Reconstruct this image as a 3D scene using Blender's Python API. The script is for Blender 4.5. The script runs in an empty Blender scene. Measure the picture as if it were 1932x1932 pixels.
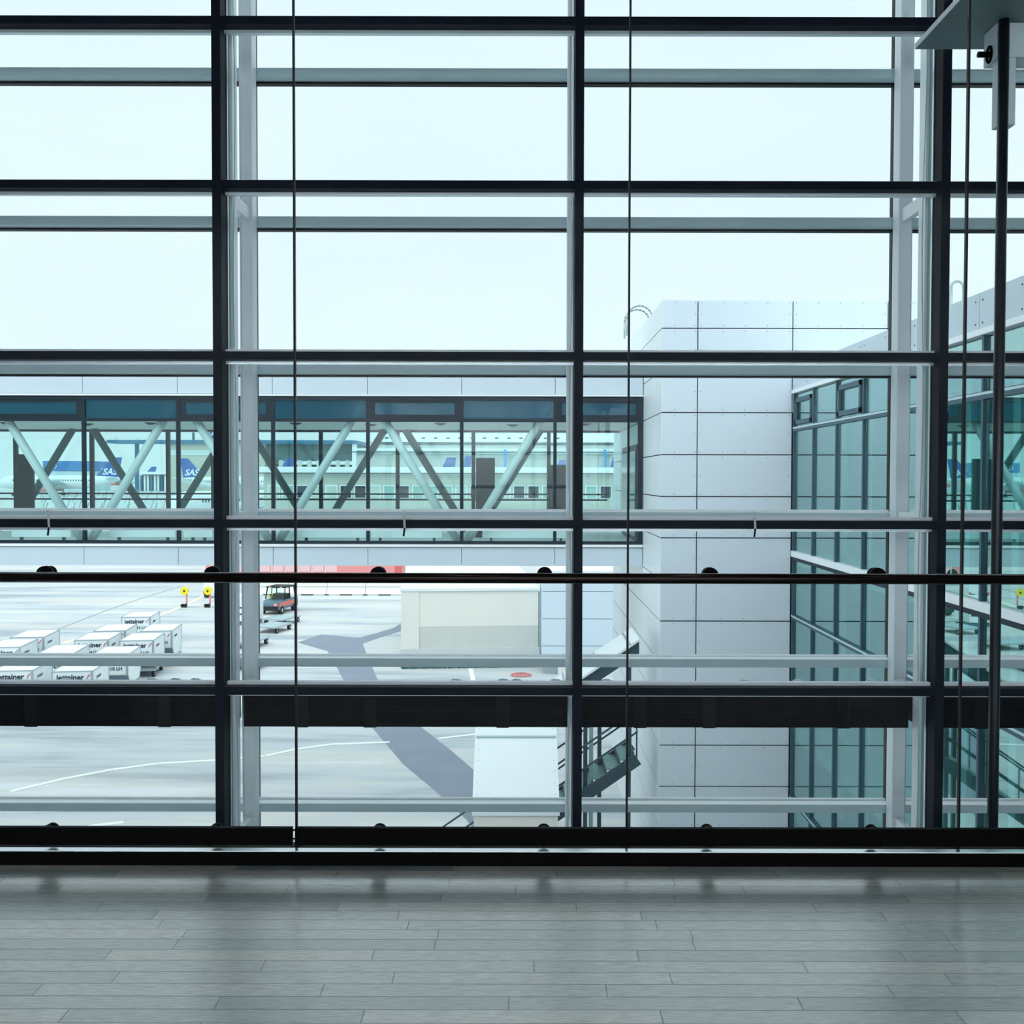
import bpy, math, random
from mathutils import Vector, Matrix
random.seed(7)
S = bpy.context.scene
COL = S.collection

# ------------------------------------------------------------------ camera
F = 1900.0; CX = 986.0; CY = 951.0; PITCH = math.radians(1.5); ROLL = math.radians(0.12)
EYE = Vector((0, 0, 1.55))
Rv = Vector((1, 0, 0)); Fw = Vector((0, math.cos(PITCH), -math.sin(PITCH))); Up = Vector((0, math.sin(PITCH), math.cos(PITCH)))
R2 = Rv*math.cos(ROLL) + Up*math.sin(ROLL); U2 = Up*math.cos(ROLL) - Rv*math.sin(ROLL)
cam_d = bpy.data.cameras.new('camera'); cam = bpy.data.objects.new('camera', cam_d); COL.objects.link(cam)
cam_d.sensor_width = 36; cam_d.lens = F/1932*36; cam_d.clip_end = 4000; cam_d.clip_start = 0.05
cam_d.shift_x = (966-CX)/1932; cam_d.shift_y = (CY-966)/1932
M = Matrix((R2, U2, -Fw)).transposed().to_4x4(); M.translation = EYE
cam.matrix_world = M
S.camera = cam

# ------------------------------------------------------------------ sky, lamps, exposure
W = bpy.data.worlds.new('overcast_sky'); S.world = W; W.use_nodes = True
wn = W.node_tree.nodes; wl_ = W.node_tree.links; wn.clear()
wo = wn.new('ShaderNodeOutputWorld'); bg = wn.new('ShaderNodeBackground'); tc = wn.new('ShaderNodeTexCoord')
nz = wn.new('ShaderNodeTexNoise'); nz.inputs['Scale'].default_value = 2.2; nz.inputs['Detail'].default_value = 3
cr = wn.new('ShaderNodeValToRGB'); cr.color_ramp.elements[0].position = .35; cr.color_ramp.elements[1].position = .7
cr.color_ramp.elements[0].color = (.80, .965, 1.0, 1); cr.color_ramp.elements[1].color = (.76, .925, .995, 1)
mp = wn.new('ShaderNodeMapping'); mp.inputs['Scale'].default_value = (1, 1, 3)
wl_.new(tc.outputs['Generated'], mp.inputs[0]); wl_.new(mp.outputs[0], nz.inputs['Vector'])
wl_.new(nz.outputs[0], cr.inputs[0]); wl_.new(cr.outputs[0], bg.inputs[0]); wl_.new(bg.outputs[0], wo.inputs[0])
# overcast sky: zenith brighter than horizon
sxyz = wn.new('ShaderNodeSeparateXYZ'); wl_.new(tc.outputs['Generated'], sxyz.inputs[0])
mrz = wn.new('ShaderNodeMapRange'); mrz.inputs[1].default_value = .45; mrz.inputs[2].default_value = .95; mrz.inputs[3].default_value = 1.04; mrz.inputs[4].default_value = 1.7
wl_.new(sxyz.outputs[2], mrz.inputs[0]); wl_.new(mrz.outputs[0], bg.inputs[1])

def fill_spot(p, target, power, cone=105, blend=.6):  # unseen spots added to brighten the hall
    l = bpy.data.lights.new('hall_fill_spot', 'SPOT'); l.energy = power; l.color = (.95, .985, 1.0); l.shadow_soft_size = .12
    l.spot_size = math.radians(cone); l.spot_blend = blend
    o = bpy.data.objects.new('hall_fill_spot', l); COL.objects.link(o); o.location = p
    o.rotation_euler = (Vector(target)-Vector(p)).to_track_quat('-Z', 'Y').to_euler()
for lx in (-6, -2, 2, 6):
    for ly in (-4.5, -1.2, 2.1): fill_spot((lx, ly, 6.3), (lx, ly, 0), 34)
for lx in (-7, -3.5, 0, 3.5, 7): fill_spot((lx, -4.9, 6.3), (lx, -8, 2.0), 1900, 110)  # added wall washers, bouncing fill onto the camera-facing steel
sun_d = bpy.data.lights.new('soft_fill_sun', 'SUN'); sun_d.energy = 1.0; sun_d.angle = math.radians(50); sun_d.color = (.95, .99, 1)  # broad sun added from behind the camera to lift the tower front
sun = bpy.data.objects.new('soft_fill_sun', sun_d); COL.objects.link(sun); sun.location = (-20, -20, 30)
sun.rotation_euler = Vector((.35, 1.0, -.85)).to_track_quat('-Z', 'Y').to_euler()
S.view_settings.view_transform = 'Standard'; S.view_settings.look = 'None'
S.view_settings.exposure = 0.0; S.view_settings.gamma = 1.0; S.view_settings.use_curve_mapping = False
S.cycles.transparent_max_bounces = 40
S.cycles.max_bounces = 10; S.cycles.diffuse_bounces = 4; S.cycles.glossy_bounces = 5; S.cycles.transmission_bounces = 6
S.cycles.caustics_reflective = False; S.cycles.caustics_refractive = False

# ------------------------------------------------------------------ helpers
def ray(px, py):
    return (Fw + R2*((px-CX)/F) - U2*((py-CY)/F))
def at(px, py, d):
    r = ray(px, py); return EYE + r*(d/r.y)
def onz(px, py, z):
    r = ray(px, py); return EYE + r*((z-EYE.z)/r.z)
def zz(py, d, px=CX): return at(px, py, d).z
def xx(px, d, py=901): return at(px, py, d).x

def lin(c): c /= 255.0; return c/12.92 if c <= .04045 else ((c+.055)/1.055)**2.4
def rgb(r, g, b): return (lin(r), lin(g), lin(b), 1)

MATS = {}
def mat(name, col, rough=.5, metal=0., spec=.5, noise=None, scale=6., bump=0., stretch=(1, 1, 1)):
    if name in MATS: return MATS[name]
    m = bpy.data.materials.new(name); m.use_nodes = True; n = m.node_tree.nodes; l = m.node_tree.links
    b = n['Principled BSDF']; b.inputs['Base Color'].default_value = col
    b.inputs['Roughness'].default_value = rough; b.inputs['Metallic'].default_value = metal
    b.inputs['Specular IOR Level'].default_value = spec
    t = n.new('ShaderNodeTexCoord'); mpn = n.new('ShaderNodeMapping'); mpn.inputs['Scale'].default_value = stretch
    nn = n.new('ShaderNodeTexNoise'); nn.inputs['Scale'].default_value = scale; nn.inputs['Detail'].default_value = 4
    l.new(t.outputs['Object'], mpn.inputs[0]); l.new(mpn.outputs[0], nn.inputs['Vector'])
    mx = n.new('ShaderNodeMix'); mx.data_type = 'RGBA'
    k = .06 if noise is None else noise
    mx.inputs[6].default_value = tuple(min(1, c*(1+k)) for c in col[:3])+(1,)
    mx.inputs[7].default_value = tuple(c*(1-k) for c in col[:3])+(1,)
    l.new(nn.outputs[0], mx.inputs[0]); l.new(mx.outputs[2], b.inputs['Base Color'])
    if bump:
        bp = n.new('ShaderNodeBump'); bp.inputs['Strength'].default_value = bump; bp.inputs['Distance'].default_value = .01
        l.new(nn.outputs[0], bp.inputs['Height']); l.new(bp.outputs[0], b.inputs['Normal'])
    MATS[name] = m; return m

def glass(name, tint, f0=.035, gain=.9, rough=0.0, power=5.0, body=0.0, body_col=(.02, .1, .15, 1), refl=(1, 1, 1, 1)):
    if name in MATS: return MATS[name]
    m = bpy.data.materials.new(name); m.use_nodes = True; n = m.node_tree.nodes; l = m.node_tree.links; n.clear()
    out = n.new('ShaderNodeOutputMaterial'); tr = n.new('ShaderNodeBsdfTransparent'); gl = n.new('ShaderNodeBsdfGlossy')
    tr.inputs[0].default_value = tint; gl.inputs['Roughness'].default_value = rough; gl.inputs[0].default_value = refl
    lw = n.new('ShaderNodeLayerWeight'); lw.inputs[0].default_value = .5
    p = n.new('ShaderNodeMath'); p.operation = 'POWER'; p.inputs[1].default_value = power; l.new(lw.outputs['Facing'], p.inputs[0])
    a = n.new('ShaderNodeMath'); a.operation = 'MULTIPLY_ADD'; a.inputs[1].default_value = gain; a.inputs[2].default_value = f0
    l.new(p.outputs[0], a.inputs[0])
    base = tr.outputs[0]
    if body:
        df = n.new('ShaderNodeBsdfDiffuse'); df.inputs[0].default_value = body_col
        m2 = n.new('ShaderNodeMixShader'); m2.inputs[0].default_value = body
        l.new(tr.outputs[0], m2.inputs[1]); l.new(df.outputs[0], m2.inputs[2]); base = m2.outputs[0]
    mx = n.new('ShaderNodeMixShader'); l.new(a.outputs[0], mx.inputs[0]); l.new(base, mx.inputs[1]); l.new(gl.outputs[0], mx.inputs[2])
    l.new(mx.outputs[0], out.inputs[0]); MATS[name] = m; return m

def wloc(o):
    v = Vector((0, 0, 0))
    while o is not None: v += o.location; o = o.parent
    return v
def tag(o, label=None, cat=None, group=None, kind=None):
    if label: o['label'] = label
    if cat: o['category'] = cat
    if group: o['group'] = group
    if kind: o['kind'] = kind
    return o
def thing(name, loc, label=None, cat=None, group=None, kind=None):
    o = bpy.data.objects.new(name, None); COL.objects.link(o); o.location = loc; o.empty_display_size = .2
    return tag(o, label, cat, group, kind)

class MB:
    def __init__(s): s.v = []; s.f = []; s.sm = []
    def add(s, vs, fs, smooth=False):
        b = len(s.v); s.v += [Vector(p) for p in vs]; s.f += [tuple(i+b for i in f) for f in fs]; s.sm += [smooth]*len(fs); return s
    def box(s, x0, x1, y0, y1, z0, z1):
        vs = [(x0,y0,z0),(x1,y0,z0),(x1,y1,z0),(x0,y1,z0),(x0,y0,z1),(x1,y0,z1),(x1,y1,z1),(x0,y1,z1)]
        return s.add(vs, [(0,3,2,1),(4,5,6,7),(0,1,5,4),(1,2,6,5),(2,3,7,6),(3,0,4,7)])
    def bar(s, p0, p1, w, h, up=(0, 0, 1)):
        p0 = Vector(p0); p1 = Vector(p1); d = (p1-p0).normalized(); u = Vector(up)
        if abs(d.dot(u)) > .99: u = Vector((0, 1, 0))
        r = d.cross(u).normalized()*w/2; u = r.cross(d).normalized()*h/2
        vs = [p0-r-u, p0+r-u, p0+r+u, p0-r+u, p1-r-u, p1+r-u, p1+r+u, p1-r+u]
        return s.add(vs, [(0,1,2,3),(4,7,6,5),(0,4,5,1),(1,5,6,2),(2,6,7,3),(3,7,4,0)])
    def tube(s, p0, p1, r, n=16, r1=None):
        p0 = Vector(p0); p1 = Vector(p1); d = (p1-p0).normalized(); r1 = r if r1 is None else r1
        u = Vector((0,0,1)) if abs(d.z) < .95 else Vector((1,0,0))
        a = d.cross(u).normalized(); b = a.cross(d)
        vs = []; 
        for p, q in ((p0, r), (p1, r1)):
            for i in range(n):
                t = 2*math.pi*i/n; vs.append(p + (a*math.cos(t)+b*math.sin(t))*q)
        s.add(vs, [(i, i+n, (i+1) % n+n, (i+1) % n) for i in range(n)], True)
        base = len(s.v)-2*n
        s.f += [tuple(base+i for i in range(n)), tuple(base+n+i for i in reversed(range(n)))]; s.sm += [False, False]; return s
    def path(s, pts, r, n=8):
        for a, b in zip(pts, pts[1:]): s.tube(a, b, r, n)
        return s
    def prism(s, pts, vec):   # polygon pts (3D) extruded along vec
        n = len(pts); vec = Vector(vec); vs = [Vector(p) for p in pts]+[Vector(p)+vec for p in pts]
        return s.add(vs, [tuple(range(n)), tuple(reversed(range(n, 2*n)))]+[(i, i+n, (i+1) % n+n, (i+1) % n) for i in range(n)])
    def loft(s, rings, smooth=True, cap=True):
        n = len(rings[0]); vs = [p for r in rings for p in r]; fs = []
        for k in range(len(rings)-1):
            for i in range(n): fs.append((k*n+i, k*n+(i+1) % n, (k+1)*n+(i+1) % n, (k+1)*n+i))
        s.add(vs, fs, smooth)
        if cap: s.add(rings[0], [tuple(reversed(range(n)))]); s.add(rings[-1], [tuple(range(n))])
        return s
    def build(s, name, m, parent=None, label=None, cat=None, group=None, kind=None, local=False, bevel=0, origin=None):
        me = bpy.data.meshes.new(name)
        off = Vector((0, 0, 0)) if (parent is None or local) else wloc(parent)
        oloc = Vector((0, 0, 0))
        if parent is None and not local:
            lo = Vector([min(v[i] for v in s.v) for i in range(3)]); hi = Vector([max(v[i] for v in s.v) for i in range(3)])
            oloc = Vector(((lo.x+hi.x)/2, (lo.y+hi.y)/2, lo.z)) if origin is None else Vector(origin); off = oloc
        me.from_pydata([tuple(v-off) for v in s.v], [], s.f); me.materials.append(m)
        for p, f in zip(me.polygons, s.sm): p.use_smooth = f
        import bmesh
        bm = bmesh.new(); bm.from_mesh(me); bmesh.ops.recalc_face_normals(bm, faces=bm.faces); bm.to_mesh(me); bm.free()
        o = bpy.data.objects.new(name, me); COL.objects.link(o); o.location = oloc
        if parent is not None: o.parent = parent
        if bevel:
            md = o.modifiers.new('bevel', 'BEVEL'); md.width = bevel; md.segments = 2; md.limit_method = 'ANGLE'
        return tag(o, label, cat, group, kind)
def box(name, m, b, parent=None, **k): return MB().box(*b).build(name, m, parent, **k)

def copy_tree(o, parent=None):
    c = o.copy(); COL.objects.link(c)
    if parent is not None: c.parent = parent
    for ch in [q for q in bpy.data.objects if q.parent == o]: copy_tree(ch, c)
    return c

def lettering(text, name, m, parent, origin, xdir, updir, size, local=True, bold=.0, shear=0., align='CENTER'):
    cu = bpy.data.curves.new('lettering', 'FONT'); cu.body = text; cu.size = size; cu.extrude = .004*max(1, size); cu.align_x = align
    cu.offset = bold; cu.shear = shear; cu.resolution_u = 3
    t = bpy.data.objects.new('tmp_text', cu); COL.objects.link(t)
    bpy.context.view_layer.update()
    dg = bpy.context.evaluated_depsgraph_get(); me = bpy.data.meshes.new_from_object(t.evaluated_get(dg))
    bpy.data.objects.remove(t); bpy.data.curves.remove(cu)
    x = Vector(xdir).normalized(); u = Vector(updir).normalized(); nrm = x.cross(u)
    off = Vector((0, 0, 0)) if local else wloc(parent)
    for v in me.vertices:
        p = v.co.copy(); v.co = Vector(origin) + x*p.x + u*p.y + nrm*p.z - off
    me.materials.clear(); me.materials.append(m)
    o = bpy.data.objects.new(name, me); COL.objects.link(o); o.parent = parent; return o

# ------------------------------------------------------------------ materials
DARK = mat('dark_anodised_metal', (.0035, .007, .015, 1), .6, .0, .1)
BLACK = mat('black_bronze', (.001, .0007, .0007, 1), .5, .0, .05)
JOINT = mat('black_gasket', (.002, .002, .004, 1), .5, 0, .2)
STEELG = mat('grey_painted_steel', rgb(196, 218, 224), .45, .0, .5, .05, 3)
STEELW = mat('white_painted_steel', rgb(242, 247, 250), .4, .0, .5, .03, 3)
ALU = mat('light_aluminium', rgb(225, 235, 240), .3, .5, .5, .03, 8)
STAIN = mat('polished_stainless', rgb(225, 232, 236), .18, .9, .5, .03, 20, 0, (1, 30, 30))
GREENSTEEL = mat('grey_green_steel_beam', rgb(150, 178, 180), .5, .0, .5, .06, 4)
PANEL = mat('silver_cladding', rgb(218, 230, 240), .38, .0, .5, .05, .5, 0, (1, 1, .35))
PANELW = mat('white_cladding', rgb(232, 239, 243), .42, .1, .5, .04, .6)
FASCIA = mat('fascia_cladding', rgb(200, 213, 223), .42, .0, .5, .05, .7)
BACKING = mat('dark_joint_backing', (.012, .016, .02, 1), .8)
TEALMET = mat('dark_teal_frame', (.003, .016, .028, 1), .5, 0, .25); WINGFR = mat('blue_green_frame', rgb(50, 88, 102), .45)
TUBEM = mat('grey_green_tube', rgb(212, 224, 224), .45, 0, .5, .05, 3)
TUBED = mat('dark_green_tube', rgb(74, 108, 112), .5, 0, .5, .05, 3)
WHITE = mat('white_paint', rgb(238, 243, 245), .5, 0, .4, .03, 4)
CREAM = mat('cream_render', rgb(238, 235, 226), .8, 0, .3, .05, 1.2, .1, (1, 1, .3))
CONC = mat('pale_concrete', rgb(212, 216, 216), .85, 0, .3, .08, 1.5, .1)
BLUEW = mat('pale_blue_cladding', rgb(216, 231, 242), .5, 0, .4, .02, 1)
RUBBER = mat('black_rubber', (.012, .014, .016, 1), .8)
BLUE = mat('signal_blue', (.008, .11, .42, 1), .45)
NAVY = mat('navy_letter', (.01, .02, .05, 1), .6)
RED = mat('salmon_red', rgb(234, 150, 148), .5)
REDD = mat('deep_red', rgb(214, 104, 100), .5)
YEL = mat('bright_yellow', rgb(250, 226, 30), .5)
GALV = mat('galvanised_steel', rgb(176, 190, 194), .4, .5, .5, .1, 12)
INTW = mat('interior_white', rgb(222, 228, 226), .7)
STAIRM = mat('dark_steel_stair', (.03, .07, .095, 1), .45)
TREAD = mat('chequer_tread', rgb(120, 165, 162), .5, .2, .5, .2, 8)
PARTN = mat('dark_partition', (.003, .018, .028, 1), .5, 0, .2)
G_CLEAR = glass('clear_glass', (.997, .999, .999, 1), .0018, .30)
G_BAL = glass('balustrade_glass', (.997, .999, .999, 1), .0016, .35)
G_TEAL = glass('tinted_teal_glass', (.885, .975, .972, 1), .03, .7)
G_BLUE = glass('dark_blue_spandrel_glass', (.18, .62, .72, 1), .02, .6, body=.42, body_col=(.002, .15, .22, 1))
G_WING = glass('green_reflective_glass', (.70, .95, .93, 1), .20, .72, power=2.4, refl=(.76, .97, .96, 1))

# interior floor: oak boards running across
def plank_mat():
    m = bpy.data.materials.new('limed_wood_boards'); m.use_nodes = True; n = m.node_tree.nodes; l = m.node_tree.links; b = n['Principled BSDF']
    t = n.new('ShaderNodeTexCoord'); sp = n.new('ShaderNodeSeparateXYZ'); l.new(t.outputs['Object'], sp.inputs[0])
    def ma(op, a, bb=None, c=None):
        q = n.new('ShaderNodeMath'); q.operation = op
        for i, v in enumerate((a, bb, c)):
            if v is None: continue
            if isinstance(v, (int, float)): q.inputs[i].default_value = v
            else: l.new(v, q.inputs[i])
        return q.outputs[0]
    W_ = .0742
    v = ma('DIVIDE', sp.outputs[1], W_); row = ma('FLOOR', v); fv = ma('FRACT', v)
    wn1 = n.new('ShaderNodeTexWhiteNoise'); wn1.noise_dimensions = '1D'; l.new(row, wn1.inputs['W'])
    u = ma('ADD', ma('DIVIDE', sp.outputs[0], .86), ma('MULTIPLY', wn1.outputs[0], 9.7)); col = ma('FLOOR', u); fu = ma('FRACT', u)
    cmb = n.new('ShaderNodeCombineXYZ'); l.new(row, cmb.inputs[0]); l.new(col, cmb.inputs[1])
    wn2 = n.new('ShaderNodeTexWhiteNoise'); wn2.noise_dimensions = '3D'; l.new(cmb.outputs[0], wn2.inputs[0])
    rp = n.new('ShaderNodeValToRGB'); l.new(wn2.outputs[0], rp.inputs[0])
    e = rp.color_ramp.elements; e[0].color = rgb(118, 127, 127); e[0].position = 0; e[1].color = rgb(176, 172, 162); e[1].position = 1
    for p_, c_ in ((.25, rgb(140, 147, 146)), (.5, rgb(154, 158, 156)), (.75, rgb(164, 165, 159))):
        q = e.new(p_); q.color = c_
    mpg = n.new('ShaderNodeMapping'); mpg.inputs['Scale'].default_value = (9, 95, 1); l.new(t.outputs['Object'], mpg.inputs[0])
    g = n.new('ShaderNodeTexNoise'); g.inputs['Scale'].default_value = 1.6; g.inputs['Detail'].default_value = 6; g.inputs['Roughness'].default_value = .7; l.new(mpg.outputs[0], g.inputs['Vector'])
    g2 = n.new('ShaderNodeTexNoise'); g2.inputs['Scale'].default_value = 1.3; g2.inputs['Detail'].default_value = 3; l.new(t.outputs['Object'], g2.inputs['Vector'])
    mr = n.new('ShaderNodeMapRange'); mr.inputs[1].default_value = .3; mr.inputs[2].default_value = .7; mr.inputs[3].default_value = .55; mr.inputs[4].default_value = 1.3; l.new(g.outputs[0], mr.inputs[0])
    mr2 = n.new('ShaderNodeMapRange'); mr2.inputs[1].default_value = .3; mr2.inputs[2].default_value = .7; mr2.inputs[3].default_value = .85; mr2.inputs[4].default_value = 1.1; l.new(g2.outputs[0], mr2.inputs[0])
    e1 = ma('GREATER_THAN', fv, .036); e2 = ma('GREATER_THAN', fu, .0032); ed = ma('MULTIPLY', e1, e2)
    ed2 = ma('MULTIPLY_ADD', ed, .85, .15)
    k = ma('MULTIPLY', ma('MULTIPLY', mr.outputs[0], mr2.outputs[0]), ed2)
    mm = n.new('ShaderNodeVectorMath'); mm.operation = 'SCALE'; l.new(rp.outputs[0], mm.inputs[0]); l.new(k, mm.inputs['Scale'])
    l.new(mm.outputs[0], b.inputs['Base Color'])
    rr = n.new('ShaderNodeMapRange'); rr.inputs[3].default_value = .24; rr.inputs[4].default_value = .36; l.new(g.outputs[0], rr.inputs[0]); l.new(rr.outputs[0], b.inputs['Roughness'])
    b.inputs['Specular IOR Level'].default_value = 1.0; b.inputs['Coat Weight'].default_value = 1.0; b.inputs['Coat Roughness'].default_value = .2; b.inputs['Coat IOR'].default_value = 2.9
    bp = n.new('ShaderNodeBump'); bp.inputs['Strength'].default_value = .25; bp.inputs['Distance'].default_value = .002
    hh = ma('ADD', ma('MULTIPLY', ed, 1.0), ma('MULTIPLY', g.outputs[0], .35)); l.new(hh, bp.inputs['Height']); l.new(bp.outputs[0], b.inputs['Normal']); l.new(bp.outputs[0], b.inputs['Coat Normal'])
    cm = ma('MULTIPLY_ADD', ed, .82, .18); l.new(cm, b.inputs['Coat Weight'])
    r3 = n.new('ShaderNodeMapRange'); r3.inputs[1].default_value = .3; r3.inputs[2].default_value = .7; r3.inputs[3].default_value = .26; r3.inputs[4].default_value = .17; l.new(g.outputs[0], r3.inputs[0]); l.new(r3.outputs[0], b.inputs['Coat Roughness'])
    tn = n.new('ShaderNodeMix'); tn.data_type = 'RGBA'; tn.inputs[0].default_value = .55; tn.inputs[6].default_value = (1, 1, 1, 1); sc_ = n.new('ShaderNodeVectorMath'); sc_.operation = 'SCALE'; sc_.inputs['Scale'].default_value = 2.2; l.new(mm.outputs[0], sc_.inputs[0]); l.new(sc_.outputs[0], tn.inputs[7]); l.new(tn.outputs[2], b.inputs['Specular Tint'])
    return m
def apron_mat():
    m = bpy.data.materials.new('airfield_concrete'); m.use_nodes = True; n = m.node_tree.nodes; l = m.node_tree.links; b = n['Principled BSDF']
    t = n.new('ShaderNodeTexCoord'); mpn = n.new('ShaderNodeMapping'); mpn.inputs['Rotation'].default_value = (0, 0, .25); mpn.inputs['Scale'].default_value = (.08, .5, 1)
    l.new(t.outputs['Object'], mpn.inputs[0])
    a = n.new('ShaderNodeTexNoise'); a.inputs['Scale'].default_value = 1; a.inputs['Detail'].default_value = 6; a.inputs['Roughness'].default_value = .62; l.new(mpn.outputs[0], a.inputs['Vector'])
    r = n.new('ShaderNodeValToRGB'); l.new(a.outputs[0], r.inputs[0]); e = r.color_ramp.elements
    e[0].position = .36; e[0].color = rgb(164, 172, 178); e[1].position = .62; e[1].color = rgb(216, 219, 221)
    q = e.new(.44); q.color = rgb(190, 196, 200); q = e.new(.5); q.color = rgb(200, 204, 207); q = e.new(.56); q.color = rgb(208, 207, 203)
    w2_ = n.new('ShaderNodeTexNoise'); w2_.inputs['Scale'].default_value = .55; w2_.inputs['Detail'].default_value = 3; l.new(mpn.outputs[0], w2_.inputs['Vector'])
    r2 = n.new('ShaderNodeMapRange'); r2.inputs[1].default_value = .5; r2.inputs[2].default_value = .68; r2.inputs[4].default_value = .5; l.new(w2_.outputs[0], r2.inputs[0])
    mxx = n.new('ShaderNodeMix'); mxx.data_type = 'RGBA'; mxx.inputs[7].default_value = rgb(222, 210, 200); l.new(r2.outputs[0], mxx.inputs[0]); l.new(r.outputs[0], mxx.inputs[6])
    l.new(mxx.outputs[2], b.inputs['Base Color'])
    b.inputs['Roughness'].default_value = .75; b.inputs['Specular IOR Level'].default_value = .35
    return m

# ------------------------------------------------------------------ room shell
GZ = -7.15
YF = 7.5          # inner curtain wall
FLOOR_END = 4.14
box('floor', plank_mat(), (-9, 9, -8, FLOOR_END, -.30, 0), label='grey limed wood floorboards running across the hall', cat='floor', kind='structure', origin=(0, FLOOR_END+.0145, 0))
box('floor_lower', mat('lower_hall_floor', rgb(140, 146, 148), .5), (-9, 9, FLOOR_END-3, YF+.1, -4.3, -4.05), label='floor of the storey below, seen through the void', cat='floor', kind='structure')
HALLW = mat('hall_plaster', rgb(150, 158, 164), .85); HALLB = mat('white_back_wall', rgb(225, 232, 236), .85)
box('ceiling', HALLW, (-9, 9, -8, YF+.1, 6.5, 6.7), label='plain hall ceiling above the picture', cat='ceiling', kind='structure')
box('wall_back', HALLB, (-9.2, 9.2, -8.2, -8, -.3, 6.7), label='plain hall wall behind the camera', cat='wall', kind='structure')
box('wall_left', HALLW, (-9.2, -9, -8, YF, -4.3, 6.7), label='plain hall wall far to the left', cat='wall', kind='structure')
box('wall_right', HALLW, (9, 9.2, -8, YF, -4.3, 6.7), label='plain hall wall far to the right', cat='wall', kind='structure')

# ground outside
gm = MB(); gm.add([(-1400, 6.0, GZ), (1400, 6.0, GZ), (1400, 1600, GZ), (-1400, 1600, GZ), (-1400, 6, GZ-.5), (1400, 6, GZ-.5), (1400, 1600, GZ-.5), (-1400, 1600, GZ-.5)],
       [(0,1,2,3),(7,6,5,4),(0,4,5,1),(1,5,6,2),(2,6,7,3),(3,7,4,0)])
gm.build('floor_apron', apron_mat(), label='pale concrete airport apron with damp streaks', cat='ground', kind='structure')
def patch(name, m, pts, h, label, cat='marking'):
    mb = MB(); P = [onz(x, y, GZ+h) for x, y in pts]; mb.prism([p-Vector((0, 0, h-.001)) for p in P], (0, 0, h-.001))
    return mb.build(name, m, label=label, cat=cat, kind='structure')
ASPH = mat('blue_grey_asphalt', rgb(138, 146, 160), .8, 0, .3, .12, .8)
patch('trim_asphalt_path', ASPH, [(562, 1212), (606, 1197), (650, 1201), (678, 1203), (715, 1193), (742, 1185), (757, 1176), (757, 1190), (715, 1203), (684, 1214), (694, 1240), (716, 1290), (760, 1340), (800, 1376), (850, 1415), (893, 1452), (905, 1470), (905, 1580), (880, 1545), (820, 1490), (760, 1440), (705, 1375), (672, 1330), (652, 1290), (632, 1252), (618, 1228), (590, 1220)], .012, 'blue-grey asphalt strip crossing the pale apron', 'pavement')
LINE = mat('white_road_paint', rgb(246, 247, 243), .7)
LINEY = mat('pale_yellow_road_paint', rgb(244, 240, 205), .7)
def line(pts, w, m, label, h=.02):
    P = [onz(x, y, GZ+.001) for x, y in pts]; mb = MB()
    for a, b in zip(P, P[1:]): mb.bar(a+Vector((0,0,h/2)), b+Vector((0,0,h/2)), w, h)
    return mb.build('painted_line', m, label=label, cat='marking', kind='structure')
line([(20, 1494), (120, 1470), (210, 1453), (300, 1441), (408, 1435), (500, 1427), (560, 1414), (625, 1405), (735, 1401)], .17, LINE, 'long white painted line curving across the near apron')
line([(828, 1394), (897, 1386)], .17, LINE, 'short white painted line left of the white stair roof')
line([(165, 1560), (233, 1552)], .15, LINE, 'short white painted dash just above the balustrade foot')
line([(125, 1212), (200, 1193), (298, 1163), (340, 1146), (400, 1118)], .3, LINEY, 'pale yellow painted line running behind the containers')
line([(40, 1207), (110, 1187), (200, 1152), (270, 1128), (345, 1105)], .12, mat('tar_seam', rgb(176, 180, 182), .8), 'thin grey tar seam behind the containers')
line([(888, 1262), (893, 1285)], .2, LINE, 'white paint stroke in front of the beige building')

# ------------------------------------------------------------------ inner curtain wall (window_1)
ZT = [zz(y, YF) for y in (-272, 38, 348, 671.5, 989.5, 1305)]
st = (ZT[0]-ZT[5])/5
ZT += [ZT[-1]-st, ZT[-1]-2*st, ZT[-1]-3*st]
ZT = [z for z in ZT if z < 6.45]
ZTOP = 6.5; ZBOT = -4.05
XM = [xx(411.5, YF), xx(1091.3, YF), xx(1778, YF)]; sp_ = (XM[2]-XM[0])/2
XM = [XM[0]-2*sp_, XM[0]-sp_]+XM+[XM[2]+sp_, XM[2]+2*sp_]
w1 = thing('window_1', (0, YF, ZBOT), 'tall inner glass wall with dark metal mullions and transoms', 'window', kind='structure')
for x in XM:
    o = box('mullion', DARK, (x-.033, x+.033, YF, YF+.14, ZBOT, ZTOP), w1)
    box('outer_cap', ALU, (x-.03, x+.03, YF+.16, YF+.20, ZBOT, ZTOP), o)
    MB().box(x-.036, x+.036, YF+.14, YF+.16, ZBOT, ZTOP).build('gasket', JOINT, o)
for z in ZT:
    o = box('transom', DARK, (XM[0], XM[-1], YF+.005, YF+.135, z-.03, z+.03), w1)
    box('outer_cap', ALU, (XM[0], XM[-1], YF+.162, YF+.205, z-.028, z+.028), o)
    box('glazing_bead', ALU, (XM[0], XM[-1], YF+.10, YF+.139, z-.054, z-.031), o)
    box('skylit_top_bead', STEELW, (XM[0], XM[-1], YF+.09, YF+.139, z+.031, z+.056), o)  # white bead stands in for the sky-lit transom top
lev = [ZTOP]+ZT+[ZBOT]
for i in range(len(XM)-1):
    for j in range(len(lev)-1):
        box('glass_pane', G_CLEAR, (XM[i]+.034, XM[i+1]-.034, YF+.144, YF+.156, lev[j+1]+.058, lev[j]-.056), w1)

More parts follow.
